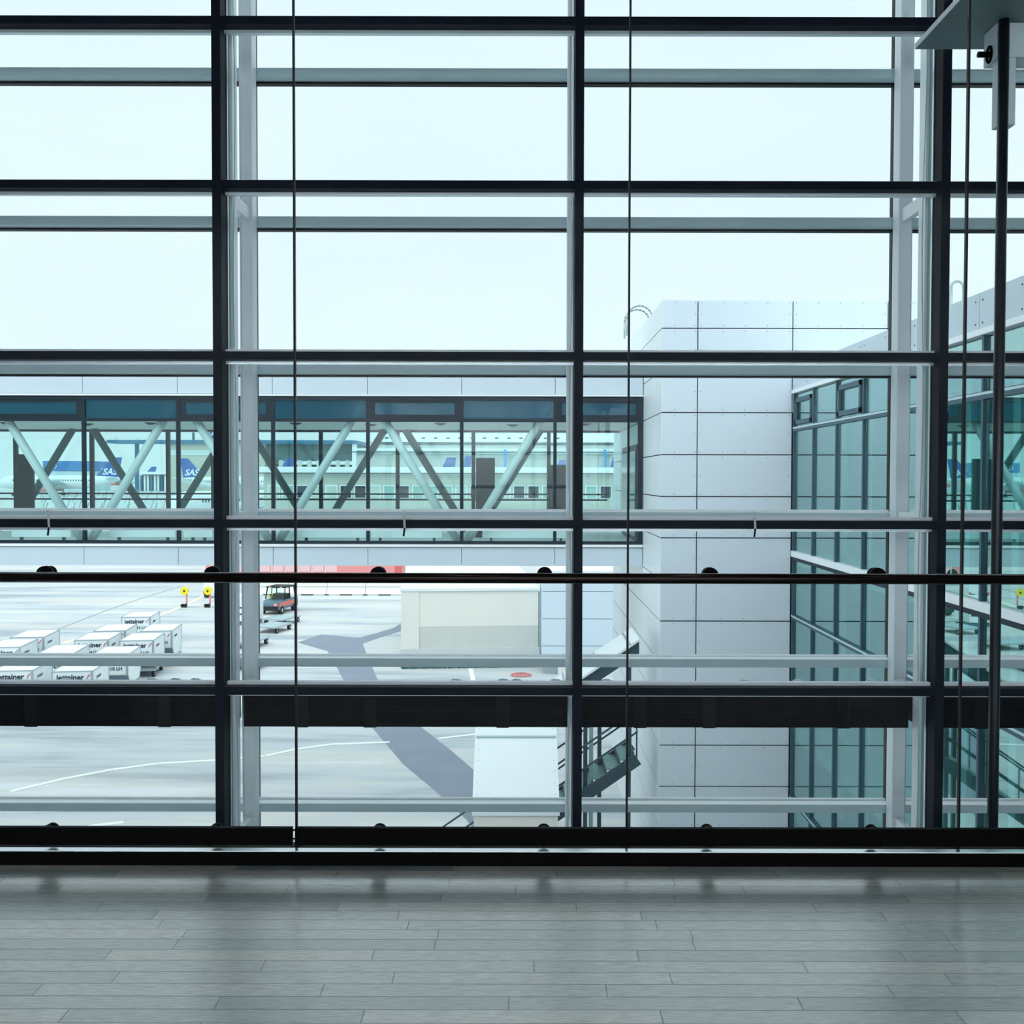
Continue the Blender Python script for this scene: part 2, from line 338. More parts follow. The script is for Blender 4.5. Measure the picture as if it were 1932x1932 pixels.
# small pull straps hanging on the middle transom
for k, (px, lab) in enumerate(((90, 'short dark strap hanging from the glass wall transom at the far left bay'), (761.5, 'short dark strap hanging from the glass wall transom in the middle bay'), (1423.5, 'short dark strap hanging from the glass wall transom in front of the silver tower'))):
    z = ZT[3] if abs(ZT[3]-zz(989.5, YF)) < .05 else min(ZT, key=lambda q: abs(q-zz(989.5, YF)))
    p = xx(px, YF)
    t = thing('pull_strap', (p, YF-.01, z-.08), lab, 'strap', 'pull straps on the transom')
    MB().bar((p, YF-.008, z-.09), (p+.008, YF-.008, z-.028), .014, .004, up=(0, 1, 0)).build('loop', DARK, t)
    MB().bar((p+.008, YF-.004, z-.028), (p+.002, YF-.004, z+.10), .016, .004, up=(0, 1, 0)).build('pale_tab', mat('faded_pink_tape', rgb(205, 200, 205), .7), t)

# ------------------------------------------------------------------ outer skin (window_2)
YO = 8.44
ZO = [zz(y, YO) for y in (138, 418, 697.5, 974, 1251, 1525)]
so = (ZO[0]-ZO[5])/5
ZO = [ZO[0]+so]+ZO+[ZO[-1]-so, ZO[-1]-2*so]
w2 = thing('window_2', (0, YO, ZBOT), 'outer glass skin in grey steel frames beyond the inner glass wall', 'window', kind='structure')
XO = XM[:6]
for x in XO:
    MB().box(x-.018, x+.018, YO+.10, YO+.16, ZBOT-3, ZTOP).build('mullion', JOINT, w2)
for z in ZO:
    o = box('transom', STEELG, (XO[0], XO[-1], YO, YO+.10, z-.034, z+.034), w2)
    MB().box(XO[0], XO[-1], YO+.10, YO+.17, z-.050, z-.038).build('gasket', JOINT, o)
    MB().box(XO[0], XO[-1], YO-.004, YO+.10, z+.0342, z+.0385).build('skylit_top_plate', WHITE, o)  # white colour gives the transom its sky-lit top
    MB().box(XO[0], XO[-1], YO+.102, YO+.122, z+.034, z+.056).build('skylit_upper_strip', STEELW, o)  # white strip imitates skylight along the transom's upper edge
    MB().box(XO[0], XO[-1], YO+.101, YO+.15, z-.034, z+.033).build('outer_cap', ALU, o)
lo = [ZTOP]+ZO+[ZBOT-3]
for i in range(len(XO)-1):
    for j in range(len(lo)-1):
        if lo[j]-lo[j+1] < .2: continue
        box('glass_pane', G_CLEAR, (XO[i]+.019, XO[i+1]-.019, YO+.125, YO+.137, lo[j+1]+.058, lo[j]-.052), w2)

# ------------------------------------------------------------------ steel ladder frames between the two skins
ZR = [zz(352, YF), zz(985, YF), zz(1622, YF), zz(1622, YF)-2.55, zz(352, YF)+2.5]
names = ['tall steel ladder frame between the glass skins, far outside the left edge', 'tall steel ladder frame behind the left dark mullion, its cross rungs showing', 'tall steel ladder frame hidden mostly behind the middle dark mullion', 'wide-showing white steel ladder frame behind the right dark mullion, by the green glass']
for x, lab in zip(XM[1:5], names):
    fr = thing('steel_ladder_frame', (x, 8.0, ZBOT), lab, 'steel frame', 'steel frames joining the two glass skins')
    s = 1 if x < 0 else -1
    box('inner_post', STEELW, (x-.035, x+.035, 7.80, 7.93, ZBOT, ZTOP), fr, bevel=.004)
    box('outer_post', mat('off_white_post', rgb(234, 241, 246), .45, .0, .5, .04, 3), (x-.053, x+.053, 8.29, 8.435, ZBOT, ZTOP), fr, bevel=.006)
    for z in ZR:
        if z > ZTOP: continue
        box('rung', STEELW, (x-.028, x+.028, 7.925, 8.30, z-.055, z+.055), fr, bevel=.004)
    MB().tube((x+.0, 8.15, ZBOT), (x+.0, 8.15, ZTOP), .0035, 8).build('tie_rod', GALV, fr)
    MB().box(x-.012, x+.012, 7.73, 7.80, ZBOT, ZTOP).build('connector_plate', GREENSTEEL, fr)
    # cable clipped on the inner post
    pts = []
    for k in range(60):
        zk = ZBOT + k*(ZTOP-ZBOT)/59; pts.append((x - s*(-.048) + .010*math.sin(zk*2.3+x), 7.79, zk))
    MB().path(pts, .004, 6).build('clipped_cable', STEELG, fr)

# dark louvred duct in the cavity, one length per bay
zb = zz(1373, 7.95); zt = zb+.30
dl = ['at the far left, above the open apron', 'between the left and the middle mullion', 'between the middle and the right mullion, before the silver tower', 'right of the right mullion']
for i, lab in zip((1, 2, 3, 4), dl):
    x0 = XM[i]+.055; x1 = XM[i+1]-.055
    t = thing('louvred_duct', ((x0+x1)/2, 8.1, zb), 'black louvred duct '+lab, 'duct', 'louvred ducts in the cavity')
    box('casing', BACKING, (x0, x1, 7.97, 8.27, zb, zt), t)
    mb = MB(); z = zb+.01
    while z < zt-.015:
        mb.add([(x0, 7.95, z), (x1, 7.95, z), (x1, 7.968, z+.012), (x0, 7.968, z+.012), (x0, 7.95, z-.004), (x1, 7.95, z-.004), (x1, 7.968, z+.008), (x0, 7.968, z+.008)], [(0,1,2,3),(7,6,5,4),(0,4,5,1),(1,5,6,2),(2,6,7,3),(3,7,4,0)]); z += .017
    mb.build('louvre_blades', mat('black_louvre', (.002, .003, .005, 1), .7, 0, .15), t)
    for q in (.18, .39, .80):
        xq = x0+(x1-x0)*q; box('joint_strap', mat('black_louvre', (0, 0, 0, 1)), (xq-.05, xq+.05, 7.944, 7.952, zb, zt), t)

# thin conduit with clips on the sill
zc = zz(1287, 7.82)
cd = [(-30, 405, 'left', (-20, 122, 285, 330, 368)), (432, 1078, 'middle', (470, 860, 950, 975, 1049)), (1105, 1760, 'right', (1145, 1405, 1507, 1645, 1700))]
for a, b, w, clips in cd:
    x0 = xx(a, 7.82); x1 = xx(b, 7.82)
    t = thing('sill_conduit', ((x0+x1)/2, 7.82, zc-.012), 'thin grey conduit with clips along the sill of the %s bay' % w, 'conduit', 'conduits along the sill')
    MB().tube((x0, 7.82, zc), (x1, 7.82, zc), .0065, 10).build('pipe', GALV, t)
    for c in clips:
        xc = xx(c, 7.82); mb = MB()
        mb.bar((xc-.05, 7.80, zc-.008), (xc-.02, 7.80, zc+.022), .012, .02); mb.bar((xc-.02, 7.80, zc+.022), (xc+.03, 7.80, zc+.018), .012, .02); mb.bar((xc+.03, 7.80, zc+.018), (xc+.055, 7.80, zc-.01), .012, .02)
        mb.bar((xc-.05, 7.80, zc-.012), (xc+.055, 7.80, zc-.012), .02, .006)
        mb.build('clip', STEELW, t)

# ------------------------------------------------------------------ balustrade in front
YG = 4.05
XJ = [xx(556.5, YG), xx(1185.5, YG), xx(1818, YG)]; sj = (XJ[2]-XJ[0])/2
XJ = [XJ[0]-2*sj, XJ[0]-sj]+XJ+[XJ[2]+sj, XJ[2]+2*sj]
YPL = 3.98; plz = zz(1609, YPL)
box('trim_1', BLACK, (XJ[0], XJ[-1], YPL, 4.12, 0, plz), label='low black plinth at the foot of the glass balustrade', cat='plinth', kind='structure')
box('trim_2', STAIN, (XJ[0], XJ[-1], YPL+.003, 4.018, plz+.0002, plz+.004), label='polished metal strip lying along the front of the plinth top', cat='trim', kind='structure')
box('trim_3', STAIN, (XJ[0], XJ[-1], 4.068, 4.085, plz+.0002, plz+.010), label='polished metal bead along the back of the plinth top', cat='trim', kind='structure')
pl = ['beyond the left edge of the picture', 'at the left, before the cargo containers', 'between the left and the middle pane joint', 'between the middle and the right pane joint', 'at the right edge, before the dark pipe column', 'beyond the right edge of the picture']
for i, lab in enumerate(pl):
    x0 = XJ[i]+.004; x1 = XJ[i+1]-.004
    t = thing('glass_screen_pane', ((x0+x1)/2, YG, plz), 'tall clear glass screen pane '+lab, 'glass pane', 'panes of the glass screen')
    box('pane', G_BAL, (x0, x1, YG, YG+.012, plz+.0005, 6.45), t)
    box('edge_gasket', JOINT, (x1+.0002, x1+.0078, YG-.003, YG+.015, plz, 6.45), t)
# handrail
zh = zz(1091, 3.93); rh = .0205
h = thing('handrail', (0, 3.93, 0), 'round dark bronze handrail running the full width', 'handrail')
MB().tube((XJ[0], 3.93, zh), (XJ[-1], 3.93, zh), rh, 32).build('rail', mat('polished_dark_bronze', (.012, .006, .004, 1), .16, .75, .5), h)
xs = [xx(p, YG) for p in (87, 402, 714, 1028, 1340, 1655)]
ds = (xs[-1]-xs[0])/5; xs = [xs[0]-ds]+xs+[xs[-1]+ds]
for x in xs:
    o = MB().tube((x, 4.02, zh+.004), (x, YG-.001, zh+.004), .031, 28).tube((x, YG+.013, zh+.004), (x, YG+.03, zh+.004), .028, 28).build('standoff_disc', BLACK, h)
    MB().tube((x, 3.94, zh), (x, 4.02, zh+.002), .010, 12).build('arm', BLACK, o)
# kick rail (two lengths with a gap near the left joint)
zk1 = zz(1563.5, 3.95); zk0 = zz(1596, 3.95)
xg = xx(548, 3.95); xg2 = xx(553.5, 3.95)
zd = zz(1571, YG)
for a, b, lab in ((XJ[0], xg, 'flat black kick rail left of the narrow gap'), (xg2, XJ[-1], 'long flat black kick rail right of the narrow gap')):
    t = thing('kick_rail', ((a+b)/2, 3.95, 0), lab, 'kick rail', 'kick rails along the glass foot')
    MB().box(a, b, 3.95, 3.975, zk0, zk1).build('bar', BLACK, t, bevel=.002)
    for x in xs:
        if a < x < b:
            o = MB().tube((x, 4.005, zd), (x, YG-.001, zd), .031, 28).tube((x, YG+.013, zd), (x, YG+.03, zd), .028, 28).build('standoff_disc', BLACK, t)
            MB().tube((x, 3.974, zd-.01), (x, 4.008, zd-.005), .02, 16).build('arm', BLACK, o)
    if a > -1:
        for z in (zz(1569, 3.95), zz(1585, 3.95)): MB().tube((xg+.0002, 3.962, z), (xg2-.0003, 3.962, z), .0035, 8).build('joining_pin', BLACK, t)

# ------------------------------------------------------------------ pipe column and bracket at the right edge
YP = 6.2
xp = xx(1882, YP)
t = thing('pipe_column', (xp, YP, ZBOT), 'slim dark round pipe column at the right edge of the glass', 'column')
MB().tube((xp, YP, ZBOT), (xp, YP, ZTOP), .032, 28).build('pipe', mat('dark_satin_pipe', (.006, .010, .018, 1), .3, .3), t)
BR = mat('grey_steel_bracket', rgb(206, 220, 226), .42, .0)
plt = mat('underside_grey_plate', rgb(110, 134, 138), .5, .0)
za = zz(93, 6.62, 1800); xl_ = xx(1727, 6.62, 93)
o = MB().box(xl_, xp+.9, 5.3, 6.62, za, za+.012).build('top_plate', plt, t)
MB().box(xl_-.004, xl_-.0005, 5.3, 6.62, za, za+.035).build('edge_lip', STEELW, o)
xb = xp-.028; zb1 = zz(130, 6.41, 1862)
MB().box(xb, xb+.42, YP+.03, 6.41, zb1, za-.001).build('bracket_block', BR, t, bevel=.004)
MB().box(xb+.02, xb+.12, YP+.03, 6.33, zz(246, 6.33, 1868), zb1-.001).build('bracket_tongue', BR, t, bevel=.004)
zq = zz(103, 6.32, 1866)
MB().tube((xb-.075, 6.32, zq), (xb-.002, 6.32, zq), .018, 20).build('bolt', BLACK, t)
MB().path([(xb-.006, 6.32+.032*math.cos(q*math.pi/10), zq+.048*math.sin(q*math.pi/10)) for q in range(21)], .008, 8).build('washer', BLACK, t)

# ------------------------------------------------------------------ silver tower
YT = 19.7
XT0 = xx(1247, YT); XT1 = xx(1315, YT); XT2 = xx(1493.5, YT); pw = XT2-XT1
ztop = zz(566, YT, 1400)
zj = [zz(y, YT, 1370) for y in (619.5, 699, 778.5, 858, 937, 1015)]
ph = (zj[0]-zj[-1])/5
while zj[-1] > GZ+1: zj.append(zj[-1]-ph)
rows = [(ztop, zj[0])]+list(zip(zj, zj[1:]))+[(zj[-1], GZ)]
tw = thing('silver_clad_tower', (XT0+3, YT+5, GZ), 'tall block clad in silver metal panels with dark open joints', 'building')
YTB = 30
box('core', BACKING, (XT0+.04, XT0+9, YT+.05, YTB, GZ, ztop-.02), tw)
cols = [(XT0, XT1), (XT1, XT2), (XT2, XT2+pw), (XT2+pw, XT2+2*pw), (XT2+2*pw, XT2+3*pw)]
g = .011
riv = MB()
def dot(c, n_, r=.014):   # small domed rivet
    n_ = Vector(n_); a = Vector((0, 0, 1)).cross(n_).normalized(); b = n_.cross(a); c = Vector(c)
    vs = [c+(a*math.cos(q*math.pi/3)+b*math.sin(q*math.pi/3))*r for q in range(6)]+[c+n_*.012]
    riv.add(vs, [(i, (i+1) % 6, 6) for i in range(6)], True)
for (z1, z0) in rows:
    for ci, (x0, x1) in enumerate(cols):
        if z0 < 2.4 and ci > 1 and z1 < 3.0: continue
        box('cladding_panel', PANEL, (x0+g, x1-g, YT, YT+.045, z0+g, z1-g), tw)
        nx = 5 if x1-x0 > 1 else 2
        for k in range(nx):
            xr = x0+.06+(x1-x0-.12)*(k/(nx-1)) if nx > 2 else (x0+.26, x1-.05)[k]
            for zr in (z0+.055, z1-.055): dot((xr, YT, zr), (0, -1, 0))
        for xr in ((x0+.06, x1-.06) if ci else (x1-.05,)): dot((xr, YT, (z0+z1)/2), (0, -1, 0))
    ys = [YT, YT+.72, YT+2.9, YT+5.1, YT+7.3, YTB]
    for y0, y1 in zip(ys, ys[1:]):
        a = y0+(.0 if y0 == YT else .006)
        box('side_panel', PANELW, (XT0, XT0+.035, a+.001, y1-.006, z0+g, z1-g), tw)
riv.build('rivets', mat('bright_rivet', rgb(170, 186, 198), .4, .3), tw)
# roof ladder hoops
def hoop(name, c, w, hgt, base, lab, ydir=0):
    t = thing(name, (c[0], c[1], base), lab, 'ladder hoops', 'ladder hoops over the roof edge')
    for dy in (0, .55):
        pts = [(c[0]+w/2, c[1]+dy, base)]
        for k in range(11):
            q = math.pi*k/10; pts.append((c[0]+math.cos(q)*w/2, c[1]+dy, base+hgt-w/2+math.sin(q)*w/2))
        pts.append((c[0]-w/2, c[1]+dy, base))
        MB().path(pts, .022, 8).build('hoop', GALV, t)
p = at(1203, 610, 24.5)
hoop('ladder_hoops', (XT0+.12, 24.5), .62, .72, ztop-.018, 'thin white ladder hoops curving over the left roof edge of the silver tower')
hoop('ladder_hoops', (at(1806, 560, 15.5).x, 15.5), .19, .95, 3.62, 'thin white ladder hoop standing up behind the right wing parapet')

# ------------------------------------------------------------------ glazed right wing (wall facing left)
XW = XT2+.03
def zw(py, px): r = ray(px, py); return EYE.z + r.z*(XW-EYE.x)/r.x
z_led = zw(739, 1495)*.4+zw(627, 1877)*.6; z_par = z_led+.47
z_tr1 = zw(811, 1495)*.5+zw(781, 1657)*.5; z_fl = zw(1047, 1495)*.5+zw(1083, 1655)*.5
z_l1 = zw(1162, 1492)*.5+zw(1245, 1655)*.5; z_l2 = zw(1508, 1495)
Y0 = 8.75; Y1 = YT-.06
wg = thing('glazed_wing', (XW+2, 14, GZ), 'long wing with green reflective glass facing the camera side', 'building')
yv = [Y1-1.30-1.352*k for k in range(9)]; ycut = [Y1]+[y for y in yv if y > Y0+.3]+[Y0]
levels = [z_led, z_tr1, z_fl, z_l1, z_l2, GZ+.3]
for y in ycut:
    MB().box(XW-.02, XW+.08, y-.024, y+.024, GZ, z_led).build('mullion', WINGFR, wg)
for z in (z_tr1, z_l1, z_l2):
    o = MB().box(XW-.03, XW+.08, Y0, Y1, z-.045, z+.045).build('transom', WINGFR, wg)
    MB().box(XW-.034, XW-.03, Y0, Y1, z+.005, z+.035).build('cap_strip', STEELG, o)
MB().box(XW-.05, XW+.08, Y0, Y1, z_fl-.06, z_fl+.05).build('floor_ledge', STEELW, wg)
MB().box(XW-.034, XW+.08, Y0, Y1, z_fl-.13, z_fl-.062).build('floor_band', TEALMET, wg)
MB().box(XW-.06, XW+.08, Y0, Y1, z_led-.02, z_led+.05).build('parapet_ledge', STEELW, wg)
for a, b in zip(ycut, ycut[1:]):
    for zt_, zb_ in zip(levels, levels[1:]):
        gp = MB().box(XW+.02, XW+.032, b+.032, a-.032, zb_+.05, zt_-.05)
        gp.build('glass_pane', G_WING, wg)
# openable vent frames in the top row
for k in (0, 2):
    a, b = ycut[k]-.10, ycut[k+1]+.10
    mb = MB()
    for q in (0, 1):
        mb.box(XW-.03, XW+.01, b, a, (z_tr1+.08, z_led-.20)[q], (z_tr1+.16, z_led-.12)[q])
        mb.box(XW-.03, XW+.01, (b, a-.08)[q], (b+.08, a)[q], z_tr1+.08, z_led-.12)
    mb.build('vent_frame', WINGFR, wg)
riv = MB()
yp = Y1
while yp > Y0:
    y2 = max(Y0, yp-2.0)
    MB().box(XW-.04, XW, y2+.006, yp-.006, z_led+.055, z_par).build('parapet_panel', FASCIA, wg)
    for yy in (yp-.09, (yp+y2)/2, y2+.09):
        for zq in (z_led+.12, z_par-.09): dot((XW-.04, yy, zq), (-1, 0, 0), .013)
    yp = y2
riv.build('parapet_rivets', TEALMET, wg)
box('roof_slab', INTW, (XW+.001, XW+5.5, Y0, Y1, z_led+.06, z_par-.02), wg)
INTG = mat('wing_interior_wall', rgb(150, 186, 180), .7, 0, .3, .2, 1.0, 0, (1, 1, .1))
box('interior_wall', INTG, (XW+3.0, XW+3.2, Y0, Y1, GZ, z_led), wg)
box('end_wall', INTG, (XW+.09, XW+5.5, Y0, Y0+.1, GZ, z_led), wg)
for z in (z_fl, z_l1-2.2, z_l2-.2):
    box('floor_slab', INTG, (XW+.1, XW+3.0, Y0+.1, Y1, z-.25, z-.02), wg)
for k in range(8):
    y = Y1-.55-1.352*k
    if y > Y0+.4: MB().box(XW+.75, XW+.83, y-.09, y+.09, GZ, z_led).build('inner_post', STEELW, wg)

# ------------------------------------------------------------------ glazed footbridge
YB = 22.6; YB2 = 28.0; XB1 = XT0+.0; XB0 = -19.0
def zbp(py): return zz(py, YB, 600)
fb = thing('glazed_footbridge', (-8, 25.3, zbp(1067)), 'long elevated footbridge with teal glass sides and diagonal tubes inside', 'building')
zR = zbp(674); zF = zbp(743); zL = zbp(748); zG1 = zbp(752); zT_ = zbp(792.5); zS = zbp(1024); zU0 = zbp(1032); zU1 = zbp(1067)
xv = [xx(p, YB) for p in (158, 336, 515, 694, 871, 1047)]; sx = (xv[-1]-xv[0])/5
xv = [xv[0]-k*sx for k in range(5, 0, -1)]+xv
XB0 = xv[0]
edges = xv+[XB1-.01]
for a, b in zip(edges, edges[1:]):
    box('roof_fascia_panel', FASCIA, (a+.006, b-.006, YB-.02, YB+.04, zF, zR), fb)
    box('floor_fascia_panel', FASCIA, (a+.006, b-.006, YB-.02, YB+.04, zU1, zU0-.01), fb)
    box('spandrel_glass', G_BLUE, (a+.04, b-.04, YB+.03, YB+.042, zT_+.03, zG1-.01), fb)
    if edges.index(a) % 2 == 0 or b > XB1-.2:
        mb = MB(); t0, t1 = zT_+.036, zG1-.03
        mb.box(a+.04, b-.04, YB+.01, YB+.028, t0, t0+.09); mb.box(a+.04, b-.04, YB+.01, YB+.028, t1-.06, t1); mb.box(a+.04, a+.16, YB+.01, YB+.028, t0+.09, t1-.06); mb.box(b-.16, b-.04, YB+.01, YB+.028, t0+.09, t1-.06)
        mb.build('vent_frame', TEALMET, fb)
    box('window_glass', G_TEAL, (a+.04, b-.04, YB+.03, YB+.042, zS+.04, zT_-.03), fb)
for x in xv: MB().box(x-.038, x+.038, YB-.01, YB+.08, zS, zG1).build('mullion', TEALMET, fb)
MB().box(XB1-.12, XB1-.01, YB-.01, YB+.08, zS, zG1).build('mullion', TEALMET, fb)
MB().box(XB0, XB1-.01, YB-.015, YB+.09, zT_-.035, zT_+.035).build('transom', TEALMET, fb)
MB().box(XB0, XB1-.01, YB-.015, YB+.09, zG1-.03, zG1+.035).build('head_frame', TEALMET, fb)
MB().box(XB0, XB1-.01, YB-.06, YB+.02, zF-.05, zF-.01).build('upper_ledge', WHITE, fb)
MB().box(XB0, XB1-.01, YB-.015, YB+.09, zS-.02, zS+.045).build('sill_frame', TEALMET, fb)
MB().box(XB0, XB1-.01, YB-.07, YB+.02, zU0+.01, zS-.03).build('lower_ledge', WHITE, fb)
# far side
r_ = YB2/YB
zf = lambda py: zz(py, YB2, 600)
zc_ = 2.86
for a, b in zip(edges, edges[1:]):
    box('window_glass', G_TEAL, (a+.04, b-.04, YB2, YB2+.012, .3, zc_-.02), fb)
    box('far_fascia_panel', FASCIA, (a+.004, b-.004, YB2-.02, YB2+.04, zc_+.1, zR), fb)
for x in xv: MB().box(x-.05, x+.05, YB2-.06, YB2+.05, zS, zc_).build('far_mullion', TEALMET, fb)
MB().box(XB0, XB1-.01, YB2-.05, YB2+.05, zc_-.06, zc_+.10).build('far_head_frame', TEALMET, fb)
box('ceiling_board', INTW, (XB0, XB1-.01, YB+.42, YB2-.07, zc_, zc_+.05), fb)
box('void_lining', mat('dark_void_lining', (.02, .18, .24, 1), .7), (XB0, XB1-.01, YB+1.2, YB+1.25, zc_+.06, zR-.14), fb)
box('roof_slab', INTW, (XB0, XB1-.01, YB+.05, YB2-.03, zR-.13, zR-.02), fb)
box('floor_slab', INTW, (XB0, XB1-.01, YB+.095, YB2+.05, zU1+.02, zS-.03), fb)
yn = YB+.24; yfz = YB2-.4
# near tubes: tops at 340/698/1050 px, bottoms between
top_n = [xx(340, yn), xx(698, yn), xx(1050, yn)]; per = (top_n[2]-top_n[0])/2
tops = [top_n[0]+per*k for k in range(-4, 3)]
zn0 = zS+.02; zn1 = zz(757, yn)
for x in tops:
    for sgn in (-1, 1):
        xb = x+sgn*(per/2-.10)
        if xb < XB0+.3 or xb > XB1: continue
        MB().tube((x+sgn*.10, yn, zn1), (xb, yn, zn0), .095, 20).build('truss_tube', TUBEM, fb)
        xt2 = x+sgn*.28; fb2 = xb-sgn*.06
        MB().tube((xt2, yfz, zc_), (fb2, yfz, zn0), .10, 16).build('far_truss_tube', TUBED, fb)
for z in (zz(932, YB2-.6, 600), zz(942.5, YB2-.6, 600)):
    MB().tube((XB0, YB2-.6, z), (XB1-.4, YB2-.6, z), .022, 8).build('handrail', TEALMET, fb)
for k in range(12):
    x = XB1-1.2-k*1.75
    if x > XB0: MB().tube((x, YB+1.8+.5*(k % 2), zc_-.05), (x, YB+1.8+.5*(k % 2), zc_), .05, 14, .17).build('ceiling_light', TEALMET, fb)
# end doors next to tower
for y0_, y1_ in ((23.3, 24.6), (24.8, 26.6)):
    o = MB().box(XB1-.08, XB1-.012, y0_, y1_, zS, zS+2.25).build('door_leaf', PARTN, fb)
    MB().box(XB1-.10, XB1-.08, y0_+.08, y1_-.08, zS+.1, zS+2.1).build('door_glass', mat('dark_glass', (.01, .03, .05, 1), .1), o)
# partitions, heaters inside the bridge
for a, b, yt, ya, lab in ((33, 61, 859, 25.3, 'dark upright screen inside the footbridge at the far left'), (398, 424, 856, 25.3, 'dark upright screen inside the footbridge behind the left mullion'), (898, 933.5, 864, 25.3, 'dark upright screen inside the footbridge, the tall one left of the middle mullion'), (1038, 1070, 877, 25.5, 'dark ribbed screen inside the footbridge next to the middle mullion')):
    x0 = xx(a, ya); x1 = xx(b, ya)
    t = thing('upright_screen', ((x0+x1)/2, ya, zS-.03), lab, 'screen', 'dark screens in the footbridge')
    MB().box(x0, x1, ya, ya+.12, zS-.03+.05, zz(yt, ya)).build('board', PARTN, t)
    MB().box(x0-.02, x1+.02, ya-.1, ya+.22, zS-.03, zS+.02).build('foot', TEALMET, t)
for i, (a, b, lab) in enumerate(((20, 133, 'leftmost'), (205, 330, 'below the left pair of tubes'), (345, 400, 'short, beside the left mullion'), (560, 690, 'left of the middle tubes'), (700, 835, 'right of the middle tubes'), (910, 1075, 'beside the middle mullion'))):
    y = YB+.55; x0 = xx(a, y); x1 = xx(b, y)
    t = thing('heater_casing', ((x0+x1)/2, y, zS-.03), 'long low white heater casing in the footbridge, '+lab, 'heater', 'heater casings in the footbridge')
    MB().box(x0, x1, y, y+.16, zS+.08, zS+.36).build('casing', WHITE, t, bevel=.01)
    for xx_ in (x0+.2, x1-.2): MB().box(xx_-.03, xx_+.03, y+.05, y+.11, zS-.03, zS+.08).build('leg', TEALMET, t)

# ------------------------------------------------------------------ stairs beside the tower
YS0 = 19.9; YS1 = 21.0
stair = thing('steel_stair', (.9, 20.4, GZ), 'dark steel outdoor stair under a white sloping canopy, climbing right to the silver tower', 'stair')
pa = at(1104, 1500, YS0); pb = at(1203, 1432, YS0)
sl = (pb.z-pa.z)/(pb.x-pa.x)
def sz(x, dz=0): return pb.z+(x-pb.x)*sl+dz
xl = pb.x-(pb.z-(GZ+.12))/sl
xe = min(pb.x, XT0-.05)
for y in (YS0, YS1):
    MB().bar((xl, y, sz(xl)), (xe, y, sz(xe)), .06, .24).build('stringer', STAIRM, stair)
n_st = int((pb.z-GZ)/.19)
for k in range(n_st):
    x = xe-.05-k*.19/sl; z = sz(x, .02)
    if z < GZ+.1: break
    o = MB().box(x-.30, x-.02, YS0+.03, YS1-.03, z-.03, z).build('tread', TREAD, stair)
    MB().box(x-.035, x-.015, YS0+.03, YS1-.03, z, z+.14).build('riser', STAIRM, o)
for y in (YS0, YS1):
    for dz in (.55, 1.0):
        MB().tube((xl+.1, y, sz(xl+.1, dz)), (xe, y, sz(xe, dz)), .02, 8).build('handrail', STAIRM, stair)
    k = 0; x = xe-.02
    while x > xl:
        MB().tube((x, y, sz(x)), (x, y, sz(x, 1.0)), .016, 8).build('baluster_post', STAIRM, stair); x -= 1.05
# tall posts carrying the canopy
cz = [at(1205, 1203, YS0), at(1104, 1270, YS0)]
csl = (cz[0].z-cz[1].z)/(cz[0].x-cz[1].x)
can = stair
xc1 = min(cz[0].x, XT0-.03); xc0 = -.15
def ckz(x): return cz[0].z+(x-cz[0].x)*csl
zfar = zz(1184, YS1+.25, 1180)-ckz(xx(1180, YS1+.25, 1184))
def quad(y0, y1, z0off, z1off, th, m, nm, x0=xc0, x1=xc1, par=can):
    mb = MB(); P = [(x0, y0, ckz(x0)+z0off), (x1, y0, ckz(x1)+z0off), (x1, y1, ckz(x1)+z1off), (x0, y1, ckz(x0)+z1off)]
    mb.prism(P, (0, 0, -th)); return mb.build(nm, m, par)
quad(YS0-.15, YS1+.25, 0, .0, .05, WHITE, 'canopy_roof')
quad(YS0-.10, YS0-.04, -.055, -.055, .26, STAIRM, 'canopy_beam')
quad(YS1+.1, YS1+.16, -.055, -.055, .22, STAIRM, 'canopy_beam')
for x in (.85, 1.5, 2.12):
    quad(YS0-.15, YS1+.25, .012, .012, .01, GALV, 'canopy_seam', x-.02, x+.02)
for px_, y in ((1107, YS0), (1132, YS1), (1190, YS0), (1118, YS0)):
    x = xx(px_, y); y += .13 if y == YS0 else -.13
    MB().box(x-.04, x+.04, y-.04, y+.04, GZ, ckz(x)-.08).build('post', STAIRM if px_ != 1118 else GREENSTEEL, can)
# white covered lower run towards the camera
p0 = at(896, 1385, 19.2); 
ya, yb = 17.55, 19.25
A = at(890.5, 1533, ya); B_ = at(1056, 1533, ya); C_ = at(1049, 1345, yb); D_ = at(898, 1345, yb)
dz = (A.z-.0)
cov = thing('white_stair_enclosure', ((A.x+B_.x)/2, 18.4, GZ), 'white stair enclosure with a steep riveted roof facing us', 'shelter')
MB().prism([A, B_, C_, D_], (0, 0, -.06)).build('roof_sheet', WHITE, cov)
s0 = at(897, 1394, 18.8)
tq = (1394-1345)/(1533-1345)
L0 = D_.lerp(A, tq); R0 = C_.lerp(B_, tq)
MB().bar(L0+Vector((.02,0,.015)), R0+Vector((-.02,0,.015)), .05, .03).build('roof_seam', STEELG, cov)
riv = MB()
nrm = (B_-A).cross(D_-A).normalized()
for k in range(9):
    q = .06+k*.11
    for e_, f_ in ((A, D_), (B_, C_)):
        c = e_.lerp(f_, q); ctr = (A+B_)/2; c = c+Vector(((.07 if e_ is A else -.07), 0, 0))
        a_ = Vector((1, 0, 0)); b2 = nrm.cross(a_); vs = [c+(a_*math.cos(w*math.pi/3)+b2*math.sin(w*math.pi/3))*.012 for w in range(6)]+[c+nrm*.008]
        riv.add(vs, [(i, (i+1) % 6, 6) for i in range(6)], True)
riv.build('rivets', GALV, cov)
MB().box(A.x+.03, B_.x-.03, ya+.03, ya+.08, GZ, A.z-.08).build('front_wall', CREAM, cov)
